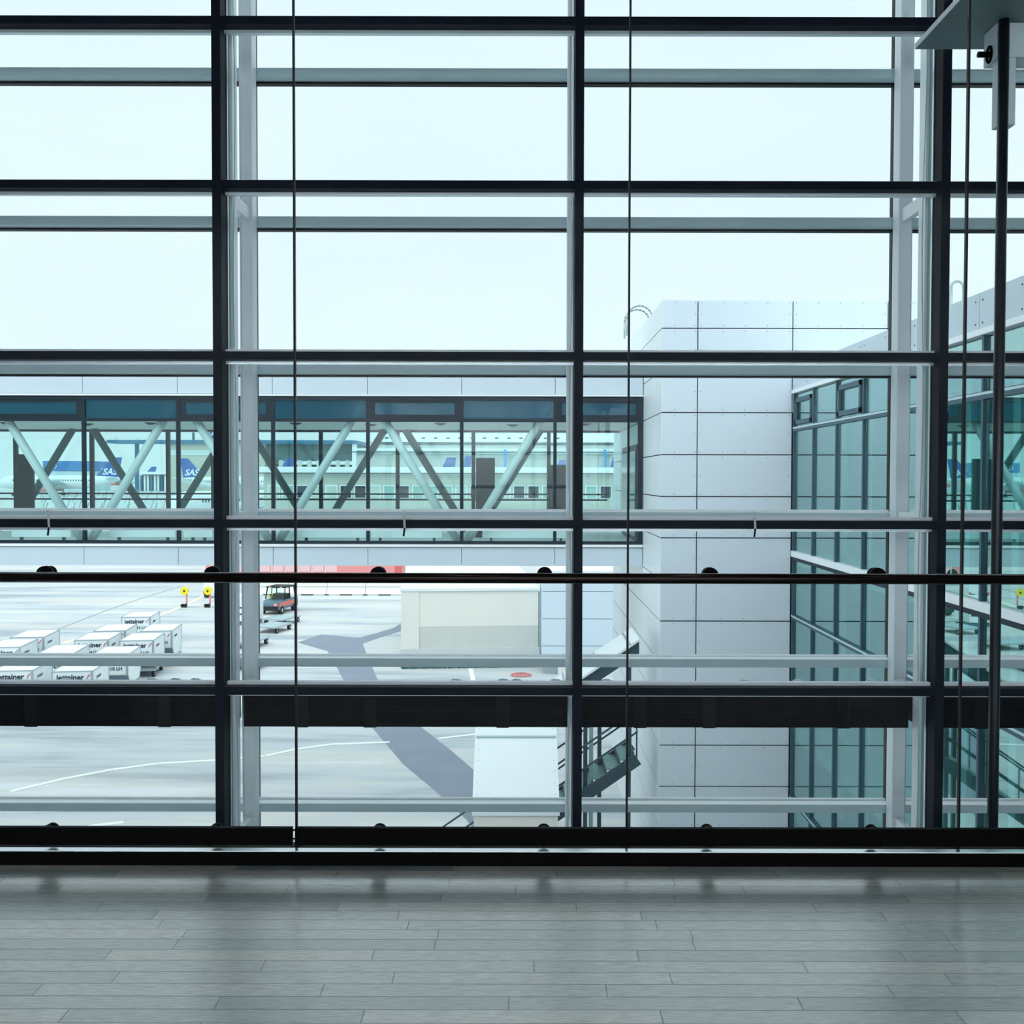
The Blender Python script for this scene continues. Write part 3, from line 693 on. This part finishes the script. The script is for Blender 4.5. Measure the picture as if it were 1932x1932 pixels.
for xa in (A.x+.03, B_.x-.08):
    MB().prism([(xa, ya+.08, GZ), (xa, yb-.05, GZ), (xa, yb-.05, C_.z-.1), (xa, ya+.08, A.z-.09)], (.05, 0, 0)).build('side_wall', WHITE, cov)
# small kerb walls under the stair
box('low_concrete_wall', CONC, (.95, 2.45, 18.6, 18.9, GZ, GZ+.75), label='low pale concrete wall under the steel stair', cat='wall')

# ------------------------------------------------------------------ beige service building and blue block
YE = 46.2; H0 = GZ
be = thing('beige_service_building', at(884, 1258, YE+6), 'low beige rendered building with flat white roof on the apron', 'building')
be.location.z = GZ; ang = math.radians(5.0); be.rotation_euler.z = ang
wd = 6.3; dp = 14.0; ht = 3.62
ox = -wd/2-.12; oy = -6.0
def bl(n, m, b): return MB().box(*b).build(n, m, be, local=True)
bl('upper_wall', CREAM, (ox, ox+wd, oy, oy+dp, 1.85, ht-.12))
bl('lower_wall', mat('grey_beige_render', rgb(212, 214, 208), .85, 0, .3, .1, 1.5, 0, (1, 1, .3)), (ox, ox+wd, oy+.01, oy+dp, .0, 1.85))
bl('plinth', CONC, (ox-.05, ox+wd+.05, oy-.08, oy+dp, 0, .85))
bl('roof_slab', WHITE, (ox-.06, ox+wd+.06, oy-.10, oy+dp, ht-.12, ht))
bl('corner_pier', CREAM, (ox-.02, ox+.8, oy-.05, oy+.2, .85, ht-.13))
bl('edge_flashing', GALV, (ox+wd+.02, ox+wd+.14, oy-.02, oy+.3, .6, ht-.2))
# weeds at its foot
riv = MB(); random.seed(3)
for k in range(900):
    x = ox+random.random()*wd; y = oy-.12-random.random()*.35; hh = .05+random.random()*.13; a = random.random()*3.14
    dx, dy = math.cos(a)*.03, math.sin(a)*.03
    riv.add([(x-dx, y-dy, 0), (x+dx, y+dy, 0), (x+random.uniform(-.05, .05), y, hh)], [(0, 1, 2)])
wd_o = riv.build('weeds', mat('dull_green_weeds', rgb(88, 128, 122), .9, 0, .2, .3, 20), None, local=True, label='strip of low weeds along the foot of the beige building', cat='plants', kind='stuff')
wd_o.location = be.location; wd_o.rotation_euler.z = ang
bx0 = xx(1019, 44.5)+.1; bx1 = xx(1166, 44.5)
bb = thing('pale_blue_block', ((bx0+bx1)/2, 47, GZ), 'pale blue flat-clad block right of the beige building', 'building')
ztb = zz(1082, 44.5, 1090)
z = ztb
for k, py in enumerate((1116, 1168, 1219, 1268)):
    z2 = max(zz(py, 44.5, 1090), GZ+.3); MB().box(bx0, bx1, 44.5, 50, z2+.02, z-.01).build('cladding_band', BLUEW, bb); z = z2
MB().box(bx0+.05, bx1-.05, 44.55, 49.9, GZ, ztb-.02).build('core', GALV, bb)
MB().box(bx0-.05, bx1+.05, 44.4, 50.1, ztb, ztb+.12).build('roof_edge', WHITE, bb)
MB().box(bx0+.7, bx1-.1, 44.3, 44.49, GZ, GZ+.45).build('plinth', CREAM, bb)
# red hose ring on ground
c = onz(983, 1275, GZ); riv = MB()
for rr in (.36, .28):
    pts = [(c.x+math.cos(q*math.pi/8)*rr*1.2, c.y+math.sin(q*math.pi/8)*rr, GZ+.05+.03*(rr < .3)) for q in range(17)]; riv.path(pts, .03, 8)
riv.build('coiled_hose', RED, label='coiled pinkish red hose lying before the beige building', cat='hose')

# ------------------------------------------------------------------ cargo containers on dollies
def make_container():
    t = thing('cargo_container', (0, 0, 0), 'x', 'cargo container', 'white cargo containers on the apron')
    w, L, h = .70, 2.15, 1.24
    prof = [(0, .45), (.38, 0), (L-.30, 0), (L, .40), (L, h), (0, h)]
    MB().prism([(-w, y, z) for y, z in prof], (2*w, 0, 0)).build('body', WHITE, t, local=True)
    fr = MB(); e = .022
    for a, b in zip(prof, prof[1:]+prof[:1]):
        for x in (-w, w): fr.bar((x, a[0], a[1]), (x, b[0], b[1]), e*1.5, e*1.5)
    for y, z in prof: fr.bar((-w, y, z), (w, y, z), e*1.5, e*1.5)
    fr.build('edge_frame', GALV, t, local=True)
    MB().box(w-.07, w-.02, -.018, -.004, .47, 1.2).build('door_strap', GALV, t, local=True)
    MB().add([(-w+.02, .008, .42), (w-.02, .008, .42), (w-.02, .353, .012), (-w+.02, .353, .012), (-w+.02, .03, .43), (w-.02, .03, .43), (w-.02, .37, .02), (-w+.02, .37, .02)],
        [(0,1,2,3),(7,6,5,4),(0,4,5,1),(1,5,6,2),(2,6,7,3),(3,7,4,0)]).build('undercut_panel', mat('shaded_undercut_grey', rgb(120, 140, 156), .6), t, local=True)  # undercut face coloured dark for the shade in the recess
    MB().box(w+.001, w+.012, .2, 1.3, .55, 1.12).build('side_label', STEELW, t, local=True)
    lettering('jettainer', 'lettering', NAVY, t, (-.08, -.006, .93), (1, 0, 0), (0, 0, 1), .28, bold=.008)
    MB().prism([(.47, -.012, .95), (.51, -.012, .96), (.57, -.012, 1.06), (.64, -.012, 1.14), (.54, -.012, 1.09)], (0, .008, 0)).build('swoosh_mark', REDD, t, local=True)
    lettering('AKE 7410 LH', 'registration_lettering', NAVY, t, (-.04, -.006, .64), (1, 0, 0), (0, 0, 1), .19, bold=.004)
    lettering('jettainer', 'side_lettering', NAVY, t, (w+.014, .75, .88), (0, 1, 0), (0, 0, 1), .19)
    return t
def make_dolly():
    t = thing('baggage_dolly', (0, 0, 0), 'x', 'dolly', 'flat dollies under the containers')
    MB().box(-.72, .72, .1, 2.1, .30, .37).build('platform', GALV, t, local=True)
    mb = MB()
    for k in range(7): mb.tube((-.68, .25+k*.28, .372), (.68, .25+k*.28, .372), .02, 8)
    mb.build('roller_deck', STEELG, t, local=True)
    MB().bar((0, 2.1, .34), (0, 2.4, .28), .08, .06).build('tow_bar', GALV, t, local=True)
    for x in (-.6, .6):
        for y in (.4, 1.9):
            o = MB().tube((x-.06, y, .15), (x+.06, y, .15), .15, 20).build('wheel', RUBBER, t, local=True)
            MB().tube((x-.065, y, .15), (x+.065, y, .15), .06, 12).build('hub', GALV, o, local=True)
            MB().bar((x, y, .15), (x, y, .31), .05, .05).build('axle_bracket', GALV, t, local=True)
    return t
cont0 = make_container(); dol0 = make_dolly(); first = True
spots = [((284, 1164), 'farthest of all, alone at the top of the group', 0), ((237, 1190), 'second row back, left of the gap, half hidden', 1), ((325, 1190), 'rightmost of the group with its dolly wheels showing', 0),
         ((205, 1207), 'middle of the left row with clear dark lettering', 0), ((290, 1208), 'front right, before the rightmost one', 0), ((139, 1233), 'low in the left row, only its roof above the grey transom', 0),
         ((241, 1236), 'next to lowest in the right row, roof above the grey transom', 1), ((83, 1202), 'at the left, behind the one cut by the frame edge', 0), ((38, 1221), 'cut by the left frame edge, side face showing', 0),
         ((175, 1266), 'nearest, its name and number readable under the grey transom', 0), ((62, 1265), 'nearest at the left edge under the grey transom', 0)]
ca = math.radians(8)
for (px, py), lab, _ in spots:
    p = onz(px, py, GZ+1.65)
    rot = Matrix.Rotation(ca, 3, 'Z'); base = p-rot @ Vector((.70, 0, 0))
    c = cont0 if first else copy_tree(cont0); d = dol0 if first else copy_tree(dol0); first = False
    c.location = (base.x, base.y, GZ+.412); c.rotation_euler.z = ca; c['label'] = 'white cargo container, '+lab
    d.location = (base.x, base.y, GZ); d.rotation_euler.z = ca; d['label'] = 'flat dolly under the container '+' '.join(lab.split()[:10]).rstrip(',')

# ------------------------------------------------------------------ tow tractor and its train
tg = thing('tow_tractor', (0, 0, 0), 'small red and grey airport tow tractor with glazed cab', 'tractor')
ORG = mat('tractor_orange_red', rgb(224, 120, 104), .5); TG = mat('tractor_grey', rgb(92, 122, 138), .5)
w = .72
MB().prism([(-w, y, z) for y, z in ((-1.5, .35), (1.7, .35), (1.7, .98), (0, 1.0), (-1.5, .86))], (2*w, 0, 0)).build('chassis', TG, tg, local=True, bevel=.03)
for x in (-w-.012, w-.008): MB().box(x, x+.02, -1.3, 1.5, .55, .88).build('side_panel', ORG, tg, local=True)
MB().box(-w, w, -1.53, -1.49, .30, .62).build('bumper', RUBBER, tg, local=True)
for x in (-.52, .52): 
    o = MB().box(x-.16, x+.16, -1.535, -1.49, .66, .82).build('headlight_housing', ORG, tg, local=True); MB().tube((x, -1.55, .74), (x, -1.53, .74), .06, 16).build('lens', WHITE, o, local=True)
fr = MB()
for x in (-w+.03, w-.03):
    fr.bar((x, -.45, 1.0), (x*.92, -.25, 1.88), .06, .06); fr.bar((x, 1.3, 1.0), (x*.92, 1.2, 1.88), .06, .06); fr.bar((x, .45, 1.0), (x*.92, .45, 1.88), .05, .05)
fr.build('cab_frame', JOINT, tg, local=True)
MB().box(-w+.02, w-.02, -.35, 1.3, 1.86, 1.95).build('cab_roof', JOINT, tg, local=True, bevel=.02)
MB().add([(-.62, -.44, 1.03), (.62, -.44, 1.03), (.58, -.27, 1.84), (-.58, -.27, 1.84), (-.62, -.425, 1.03), (.62, -.425, 1.03), (.58, -.255, 1.84), (-.58, -.255, 1.84)], [(0,1,2,3),(7,6,5,4),(0,4,5,1),(1,5,6,2),(2,6,7,3),(3,7,4,0)]).build('windscreen', G_TEAL, tg, local=True)
MB().box(-.5, .5, -.1, .9, 1.0, 1.35).build('seat', JOINT, tg, local=True)
MB().path([(-.55, -.40, 1.40), (-.42, -.42, 1.12), (-.25, -.42, 1.08), (-.2, -.44, 1.5)], .025, 8).build('yellow_wiper_bar', YEL, tg, local=True)
for x in (-.4, .4): MB().box(x-.09, x+.09, -.38, -.35, 1.87, 1.94).build('work_lamp', RED, tg, local=True)
for x in (-.66, .66):
    for y in (-.95, 1.15):
        o = MB().tube((x-.1, y, .3), (x+.1, y, .3), .3, 24).build('wheel', RUBBER, tg, local=True); MB().tube((x-.105, y, .3), (x+.105, y, .3), .14, 16).build('hub', GALV, o, local=True)
p = onz(512, 1160, GZ); tg.location = (p.x+.1, p.y+1.3, GZ); tg.rotation_euler.z = math.radians(-12); tg.scale = (.95, .9, .86)
train = [((517, 1178), -18), ((502, 1193), -14), ((459, 1222), -8), ((459, 1262), -6)]
labs = ['empty flat dolly hitched right behind the tow tractor', 'empty flat dolly second behind the tow tractor', 'flat dolly seen in the slit beside the grey steel post', 'flat dolly nearest in the slit beside the grey steel post']
for ((px, py), r), lab in zip(train, labs):
    d = copy_tree(dol0); q = onz(px, py, GZ); d.location = (q.x, q.y-.6, GZ); d.rotation_euler.z = math.radians(r); d['label'] = lab; d['group'] = 'dollies trailing the tow tractor'
for (px, py), lab in (((458, 1180), 'white crate with faint lettering seen in the slit beside the grey steel post'),):
    q = onz(px, py, GZ); t = thing('freight_crate', (q.x, q.y+.7, GZ), lab, 'crate')
    MB().box(q.x-.8, q.x+.8, q.y, q.y+1.6, GZ+.25, GZ+1.7).build('body', WHITE, t)
    MB().box(q.x-.7, q.x+.7, q.y-.02, q.y-.001, GZ+.62, GZ+.70).build('dark_strap', NAVY, t)
    MB().box(q.x-.7, q.x+.7, q.y-.02, q.y-.001, GZ+1.0, GZ+1.07).build('dark_strap', NAVY, t)
    MB().box(q.x-.75, q.x+.75, q.y+.1, q.y+1.5, GZ, GZ+.25).build('skid', TG, t)

# yellow reel posts
for (px, py), lab in (((349, 1146), 'yellow hose reel on a post, the left one with small wheels'), ((393, 1146), 'yellow hose reel on a post, the right one beside the mullion')):
    q = onz(px, py, GZ); t = thing('hose_reel_stand', (q.x, q.y, GZ), lab, 'hose reel', 'yellow hose reel stands')
    MB().tube((q.x+.12, q.y, GZ+.15), (q.x+.12, q.y, GZ+.95), .06, 10).build('post', RED, t)
    o = MB().tube((q.x+.02, q.y-.16, GZ+1.12), (q.x+.02, q.y+.16, GZ+1.12), .22, 20).tube((q.x+.02, q.y-.20, GZ+1.12), (q.x+.02, q.y-.16, GZ+1.12), .27, 20).build('reel', YEL, t)
    MB().tube((q.x+.02, q.y-.23, GZ+1.12), (q.x+.02, q.y-.20, GZ+1.12), .07, 12).build('hub', NAVY, o)
    MB().box(q.x-.28, q.x-.12, q.y-.1, q.y+.1, GZ+1.02, GZ+1.18).build('nozzle', YEL, t)
    MB().box(q.x-.15, q.x+1.0, q.y-.12, q.y+.12, GZ+.14, GZ+.20).build('base_frame', WHITE, t)
    for dx in (-.12, .06): MB().tube((q.x+dx, q.y-.16, GZ+.13), (q.x+dx, q.y-.08, GZ+.13), .13, 16).build('wheel', RUBBER, t)
q = onz(398, 1128, GZ); t = thing('equipment_trailer', (q.x, q.y, GZ), 'small white equipment trailer with red corners behind the right hose reel', 'trailer')
MB().box(q.x-.55, q.x+.9, q.y, q.y+1, GZ+.35, GZ+1.15).build('body', WHITE, t, bevel=.03)
for dx in (-.5, .8): MB().box(q.x+dx-.06, q.x+dx+.1, q.y-.03, q.y, GZ+.3, GZ+.5).build('corner_light', REDD, t)
for dx in (-.3, .6): MB().tube((q.x+dx, q.y-.05, GZ+.2), (q.x+dx, q.y+.1, GZ+.2), .2, 14).build('wheel', RUBBER, t)

# concrete barrier row and the red bus behind it
x = onz(560, 1124, GZ); yb_ = onz(600, 1123, GZ).y; xk = onz(352, 1123, GZ).x+4.6; n_b = 0
xe_ = onz(765, 1123, GZ).x
words = ['leftmost, beside the grey steel post', 'behind the tow tractor', 'right of the tow tractor', 'under the middle of the red bus', 'left of the beige building', 'touching the beige building']
for k in range(5):
    x0 = xk+k*2.85; x1 = x0+2.82
    t = thing('concrete_barrier', ((x0+x1)/2, yb_+.3, GZ), 'pale concrete barrier block, '+words[k], 'barrier', 'concrete barriers behind the tractor')
    MB().box(x0+.02, x1-.02, yb_+.105, yb_+.12, GZ+.60, GZ+.63).build('groove', GALV, t)
    MB().prism([(x0, yb_-.12, GZ+.09), (x0, yb_+.72, GZ+.09), (x0, yb_+.5, GZ+.42), (x0, yb_+.42, GZ+.98), (x0, yb_+.18, GZ+.98), (x0, yb_+.1, GZ+.42)], (x1-x0, 0, 0)).build('block', CREAM, t)
    for xf in (x0+.15, x1-.95): MB().box(xf, xf+.8, yb_-.1, yb_+.7, GZ, GZ+.09).build('foot', CONC, t)
    MB().tube(((x0+.08), yb_+.3, GZ+.98), ((x0+.08), yb_+.3, GZ+1.15), .04, 8).build('hook', NAVY, t)
ybus = 86.0
bs = thing('articulated_bus', (xx(574, ybus), ybus, GZ), 'long haze-paled red bus half hidden below the footbridge', 'bus')
x0 = xx(386, ybus); x1 = xx(758, ybus)
MB().box(x0, x1, ybus, ybus+2.5, GZ+.35, GZ+3.1).build('body', RED, bs, bevel=.08)  # red paled in the colour itself to imitate haze
for k in range(9):
    a = x0+1.2+k*(x1-x0-6.5)/9; MB().box(a, a+(x1-x0-6.5)/9-.25, ybus-.02, ybus+.01, GZ+.62, GZ+2.0).build('window', mat('pale_pink_window', rgb(240, 200, 202), .3), bs)
    MB().box(a-.12, a-.05, ybus-.03, ybus, GZ+.55, GZ+2.1).build('white_pillar', WHITE, bs)
MB().box(x1-.6, x1+.01, ybus-.02, ybus+.01, GZ+.5, GZ+3).build('darker_end_panel', REDD, bs)
lg = MB(); cx_ = x1-3.2
for q in range(4):
    lg.bar((cx_+q*.35-.9, ybus-.02, GZ+1.2), (cx_+q*.35-.2, ybus-.02, GZ+1.9), .02, .09); lg.bar((cx_+q*.35-.2, ybus-.02, GZ+1.9), (cx_+q*.35+.4, ybus-.02, GZ+1.3), .02, .09)
lg.build('zigzag_emblem', REDD, bs)
for a in (xx(477, ybus), xx(408, ybus)): MB().tube((a, ybus-.02, GZ+.48), (a, ybus+.3, GZ+.48), .48, 24).build('wheel', RUBBER, bs)

# ------------------------------------------------------------------ airliners
AW = mat('airliner_white', rgb(232, 236, 238), .4)
def make_plane():
    t = thing('airliner', (0, 0, 0), 'x', 'airplane', 'parked airliners')
    Lf = 36.0; r = 2.0; cz_ = 4.2
    rings = []
    for x, q, dz_ in ((0, .1, -.6), (.6, .5, -.45), (1.8, .85, -.2), (4, 1, 0), (24, 1, 0), (29, .8, .3), (33, .5, .7), (36, .12, 1.1)):
        rings.append([(x, math.cos(a*math.pi/12)*r*q, cz_+dz_+math.sin(a*math.pi/12)*r*q) for a in range(24)])
    MB().loft(rings).build('fuselage', AW, t, local=True)
    o = MB().prism([(28.2, -.15, cz_+1.7), (33.2, -.15, cz_+7.4), (35.8, -.15, cz_+7.4), (34.6, -.15, cz_+1.4)], (0, .3, 0)).build('tail_fin', BLUE, t, local=True)
    lettering('SAS', 'tail_lettering', WHITE, o, (32.2, -.17, cz_+2.3), (1, 0, 0), (0, 0, 1), 2.6, bold=.06, shear=.3)
    lettering('SAS', 'tail_lettering', WHITE, o, (32.2, .17, cz_+2.3), (-1, 0, 0), (0, 0, 1), 2.6, bold=.06, shear=.3)
    for s in (-1, 1):
        MB().prism([(13, s*1.6, cz_-.9), (20.5, s*1.6, cz_-.9), (23.5, s*16.5, cz_+.6), (21.8, s*16.5, cz_+.6)], (0, 0, .35)).build('wing', STEELG, t, local=True)
        MB().prism([(31, s*.6, cz_+1), (34.8, s*.6, cz_+1), (35.6, s*6, cz_+1.4), (34.3, s*6, cz_+1.4)], (0, 0, .15)).build('tailplane', AW, t, local=True)
        o = MB().tube((12.4, s*5.7, cz_-1.9), (16.6, s*5.7, cz_-1.9), 1.1, 20, .8).build('engine', RED, t, local=True)
        MB().tube((12.2, s*5.7, cz_-1.9), (12.5, s*5.7, cz_-1.9), 1.15, 20).build('intake_rim', GALV, o, local=True)
    for x, y in ((4.5, 0), (17.5, -3.5), (17.5, 3.5)):
        o = MB().bar((x, y, .5), (x, y, cz_-1.2), .3, .3).build('gear_leg', GALV, t, local=True); MB().tube((x, y-.4, .55), (x, y+.4, .55), .55, 16).build('wheel', RUBBER, o, local=True)
    mb = MB()
    for s in (-1, 1):
        for k in range(30): mb.box(5+k*.75, 5.3+k*.75, s*(r-.04)-.02, s*(r-.04)+.02, cz_+.35, cz_+.75)
    mb.build('cabin_windows', NAVY, t, local=True)
    return t
pl0 = make_plane(); used = False
def place(px_tail, d, rz, sc, lab, z=GZ):
    global used
    o = copy_tree(pl0) if used else pl0; used = True
    x = xx(px_tail, d); tx = 34.5*sc
    o.rotation_euler.z = rz; o.scale = (sc,)*3
    o.location = (x-math.cos(rz)*tx, d-math.sin(rz)*tx, z); o['label'] = lab
    return o
place(222, 450, math.radians(4), 1.5, 'large white airliner with blue tail and pink engine, seen through the left bridge window')
place(291, 800, math.radians(6), 1.45, 'distant small airliner with blue tail right of the first tube crossing')
place(347, 440, math.radians(178), 1.45, 'airliner pointing right whose blue tail stands before the sand-coloured hangar')
hid = [(548, 'airliner behind the low pier, slanted blue tail above its left end'), (852, 'airliner behind the pier, blue tail right of the middle tubes'), (884, 'airliner behind the pier, blue tail just left of the tall dark screen'), (1064, 'airliner behind the pier, blue tail showing left of the middle mullion'), (1163, 'airliner behind the pier, blue tail beside the bridge end doors')]
for (px, lab), (dd, sc, rz_) in zip(hid, ((185, 1.05, 74), (205, 1.10, 62), (265, 1.25, 70), (165, 1.0, 60), (312, 1.34, 62))):
    place(px, dd, math.radians(rz_), sc, lab)

# ------------------------------------------------------------------ buildings behind the bridge
def zzp(py, d): return zz(py, d, 700)
pr = thing('low_pier_building', (0, 124, GZ), 'long low pier building with white roof edge and a row of windows', 'building')
px0 = xx(497, 120); px1 = xx(1300, 120)
PW = mat('pier_wall', rgb(192, 196, 186), .8, 0, .3, .06, .4)
MB().box(px0, px1, 120.1, 130, GZ, zzp(884, 120)).build('wall', PW, pr)
MB().box(px0-.5, px1, 119.4, 131, zzp(892, 120), zzp(881, 120)).build('roof_edge', WHITE, pr)
MB().box(px0-.5, px1, 119.3, 119.5, zzp(893.5, 120), zzp(892, 120)).build('gutter', TEALMET, pr)
k = 0; a = px0+.5
while a < px1-2:
    o = MB().box(a, a+1.45, 119.95, 120.1, zzp(940, 120), zzp(915, 120)).build('window_frame', WHITE, pr)
    c_ = (NAVY, PARTN, INTG, mat('pale_blind', rgb(190, 205, 196), .6))[random.randrange(4)]
    MB().box(a+.12, a+1.33, 119.9, 119.96, zzp(939, 120), zzp(917, 120)).build('pane', c_, o); a += 1.72; k += 1
tb = thing('white_terminal_roof', (xx(950, 335), 345, GZ), 'broad white terminal with banded roof behind the pier', 'building')
d = 335; ta = xx(672, d); te = xx(1400, d)
MB().box(ta, te, d, d+40, GZ, zzp(856, d)).build('wall', mat('terminal_wall', rgb(196, 202, 198), .8), tb)
MB().box(ta+4, te, d+6, d+40, zzp(856, d), zzp(838, d)).build('upper_storey', CONC, tb)
MB().box(ta-1, te, d-1.5, d, zzp(850, d), zzp(846, d)).build('roof_band', WHITE, tb)
MB().box(ta-1, te, d-1.6, d-1, zzp(854, d), zzp(852, d)).build('dark_band', TUBED, tb)  # thin dark green band below the white roof band
MB().box(ta+6, te, d+5.5, d+6, zzp(837, d), zzp(834, d)).build('window_band', TUBED, tb)
MB().box(ta+2, te, d+4.8, d+41, zzp(833, d), zzp(829, d)).build('roof_slab', WHITE, tb)
MB().box(ta+8, te, d+12, d+38, zzp(829, d), zzp(815, d)).build('plant_storey', WHITE, tb)
for k in range(16):
    x = ta+8+k*4.2; MB().box(x, x+1.2, d+11.8, d+12, zzp(825, d), zzp(822, d)).build('vent', TUBED, tb)
for px in (953, 1141): MB().box(xx(px, d-3)-.5, xx(px, d-3)+.5, d-3, d-2.6, GZ, zzp(848, d)).build('blue_pillar', mat('sky_blue_paint', rgb(70, 160, 215), .5), tb)
BLF = mat('teal_blue_fascia', (.01, .16, .30, 1), .5)
hg = thing('aircraft_hangar', (xx(480, 520), 540, GZ), 'hangar with long teal-blue roof fascia and sand-coloured wall', 'building')
d = 520
MB().box(xx(316, d), xx(500, d), d, d+40, GZ, zzp(838, d)).build('wall', mat('sand_wall', rgb(200, 199, 184), .8), hg)
MB().box(xx(315, d), xx(672, d), d-2, d+40, zzp(838, d), zzp(831, d)).build('roof_fascia', BLF, hg)
MB().box(xx(316, d), xx(404, d), d-.3, d, zzp(860, d), zzp(850, d)).build('window_band', TUBEM, hg)
MB().box(xx(500, d), xx(668, d), d+3, d+40, zzp(868, d), zzp(838, d)).build('door_header', TUBED, hg)
for k in range(9):
    x = xx(505+k*18, d); MB().box(x, x+2.2, d+3.1, d+4, GZ, zzp(868, d)-.1).build('door_post', CONC, hg)
MB().box(xx(500, d), xx(668, d), d+20, d+21, GZ, zzp(876, d)).build('dark_interior', TUBED, hg)
MB().box(xx(665, d), xx(672, d), d-1, d+3, GZ, zzp(838, d)).build('corner_post', WHITE, hg)
MB().box(xx(392, d), xx(412, d), d-3, d-2.2, zzp(829, d), zzp(811, d)).build('sign_board', BLUE, hg)
lettering('SAS', 'sign_lettering', WHITE, hg, (xx(402, d-3), d-3.1, zzp(824, d)), (1, 0, 0), (0, 0, 1), 3.6, local=False, bold=.05, shear=.25)
MB().box(xx(351, d), xx(355, d), d+10, d+11, zzp(831, d), zzp(815, d)).build('chimney', TUBED, hg)
cp = thing('teal_canopy', (xx(250, 475), 480, GZ), 'thin teal-blue flat canopy on one column in front of the sky', 'canopy')
MB().box(xx(201, 475), xx(318, 475), 475, 490, zzp(837, 475), zzp(831, 475)).build('roof', BLF, cp)
MB().box(xx(247, 475), xx(253, 475), 480, 481.5, GZ, zzp(837, 475)).build('column', BLF, cp)
for px in (214, 255):
    MB().box(xx(px, 475)-.7, xx(px, 475)+.7, 477, 478, zzp(831, 475), zzp(825, 475)).build('roof_lamp', WHITE, cp)
bbx = thing('blue_warehouse', (xx(126, 620), 630, GZ), 'low bright blue warehouse with white ring emblems behind the airliner', 'building')
MB().box(xx(83, 620), xx(171, 620), 620.5, 650, GZ, zzp(890, 620)).build('lower_wall', STEELG, bbx)
MB().box(xx(81, 620), xx(173, 620), 620, 650, zzp(889.5, 620), zzp(871, 620)).build('upper_wall', mat('bright_blue_cladding', (.01, .19, .50, 1), .5), bbx)
for px in (97, 103):
    mb = MB(); c = at(px, 880, 619.5)
    mb.path([(c.x+1.1*math.cos(q*math.pi/8), 619.5, c.z+1.1*math.sin(q*math.pi/8)) for q in range(17)], .25, 6); mb.build('ring_emblem', WHITE, bbx)
ftb = thing('far_terminal_block', (xx(280, 600), 610, GZ), 'grey-blue glazed block behind the airliners with many columns', 'building')
MB().box(xx(262, 600), xx(318, 600), 605, 620, GZ, zzp(896, 600)).build('wall', TUBED, ftb)
for k in range(9): MB().box(xx(262+k*6.5, 600), xx(265+k*6.5, 600), 602, 605, GZ, zzp(898, 600)).build('column', BLF if k % 3 == 0 else WHITE, ftb)
MB().box(xx(225, 600), xx(325, 600), 600, 622, zzp(896, 600), zzp(891, 600)).build('roof', WHITE, ftb)
# rows of rack fencing across the apron
for k, (d, ww) in enumerate(((250, 'nearest'), (285, 'second'), (330, 'third'), (385, 'fourth'), (460, 'farthest'))):
    x0 = xx(58, d); x1 = xx(412, d); t = thing('rack_fence', ((x0+x1)/2, d, GZ), 'long pale lattice fence on the far apron, %s of five rows' % ww, 'fence', 'lattice fences on the far apron')
    mb = MB()
    for z in (.3, .9, 1.5, 2.1): mb.box(x0, x1, d-.06, d+.06, GZ+z, GZ+z+.12)
    mb.build('rails', TUBEM, t); mb = MB(); x = x0
    while x <= x1: mb.bar((x, d, GZ), (x+.8, d, GZ+2.3), .14, .14); x += 3.4
    mb.build('posts', TUBED, t)
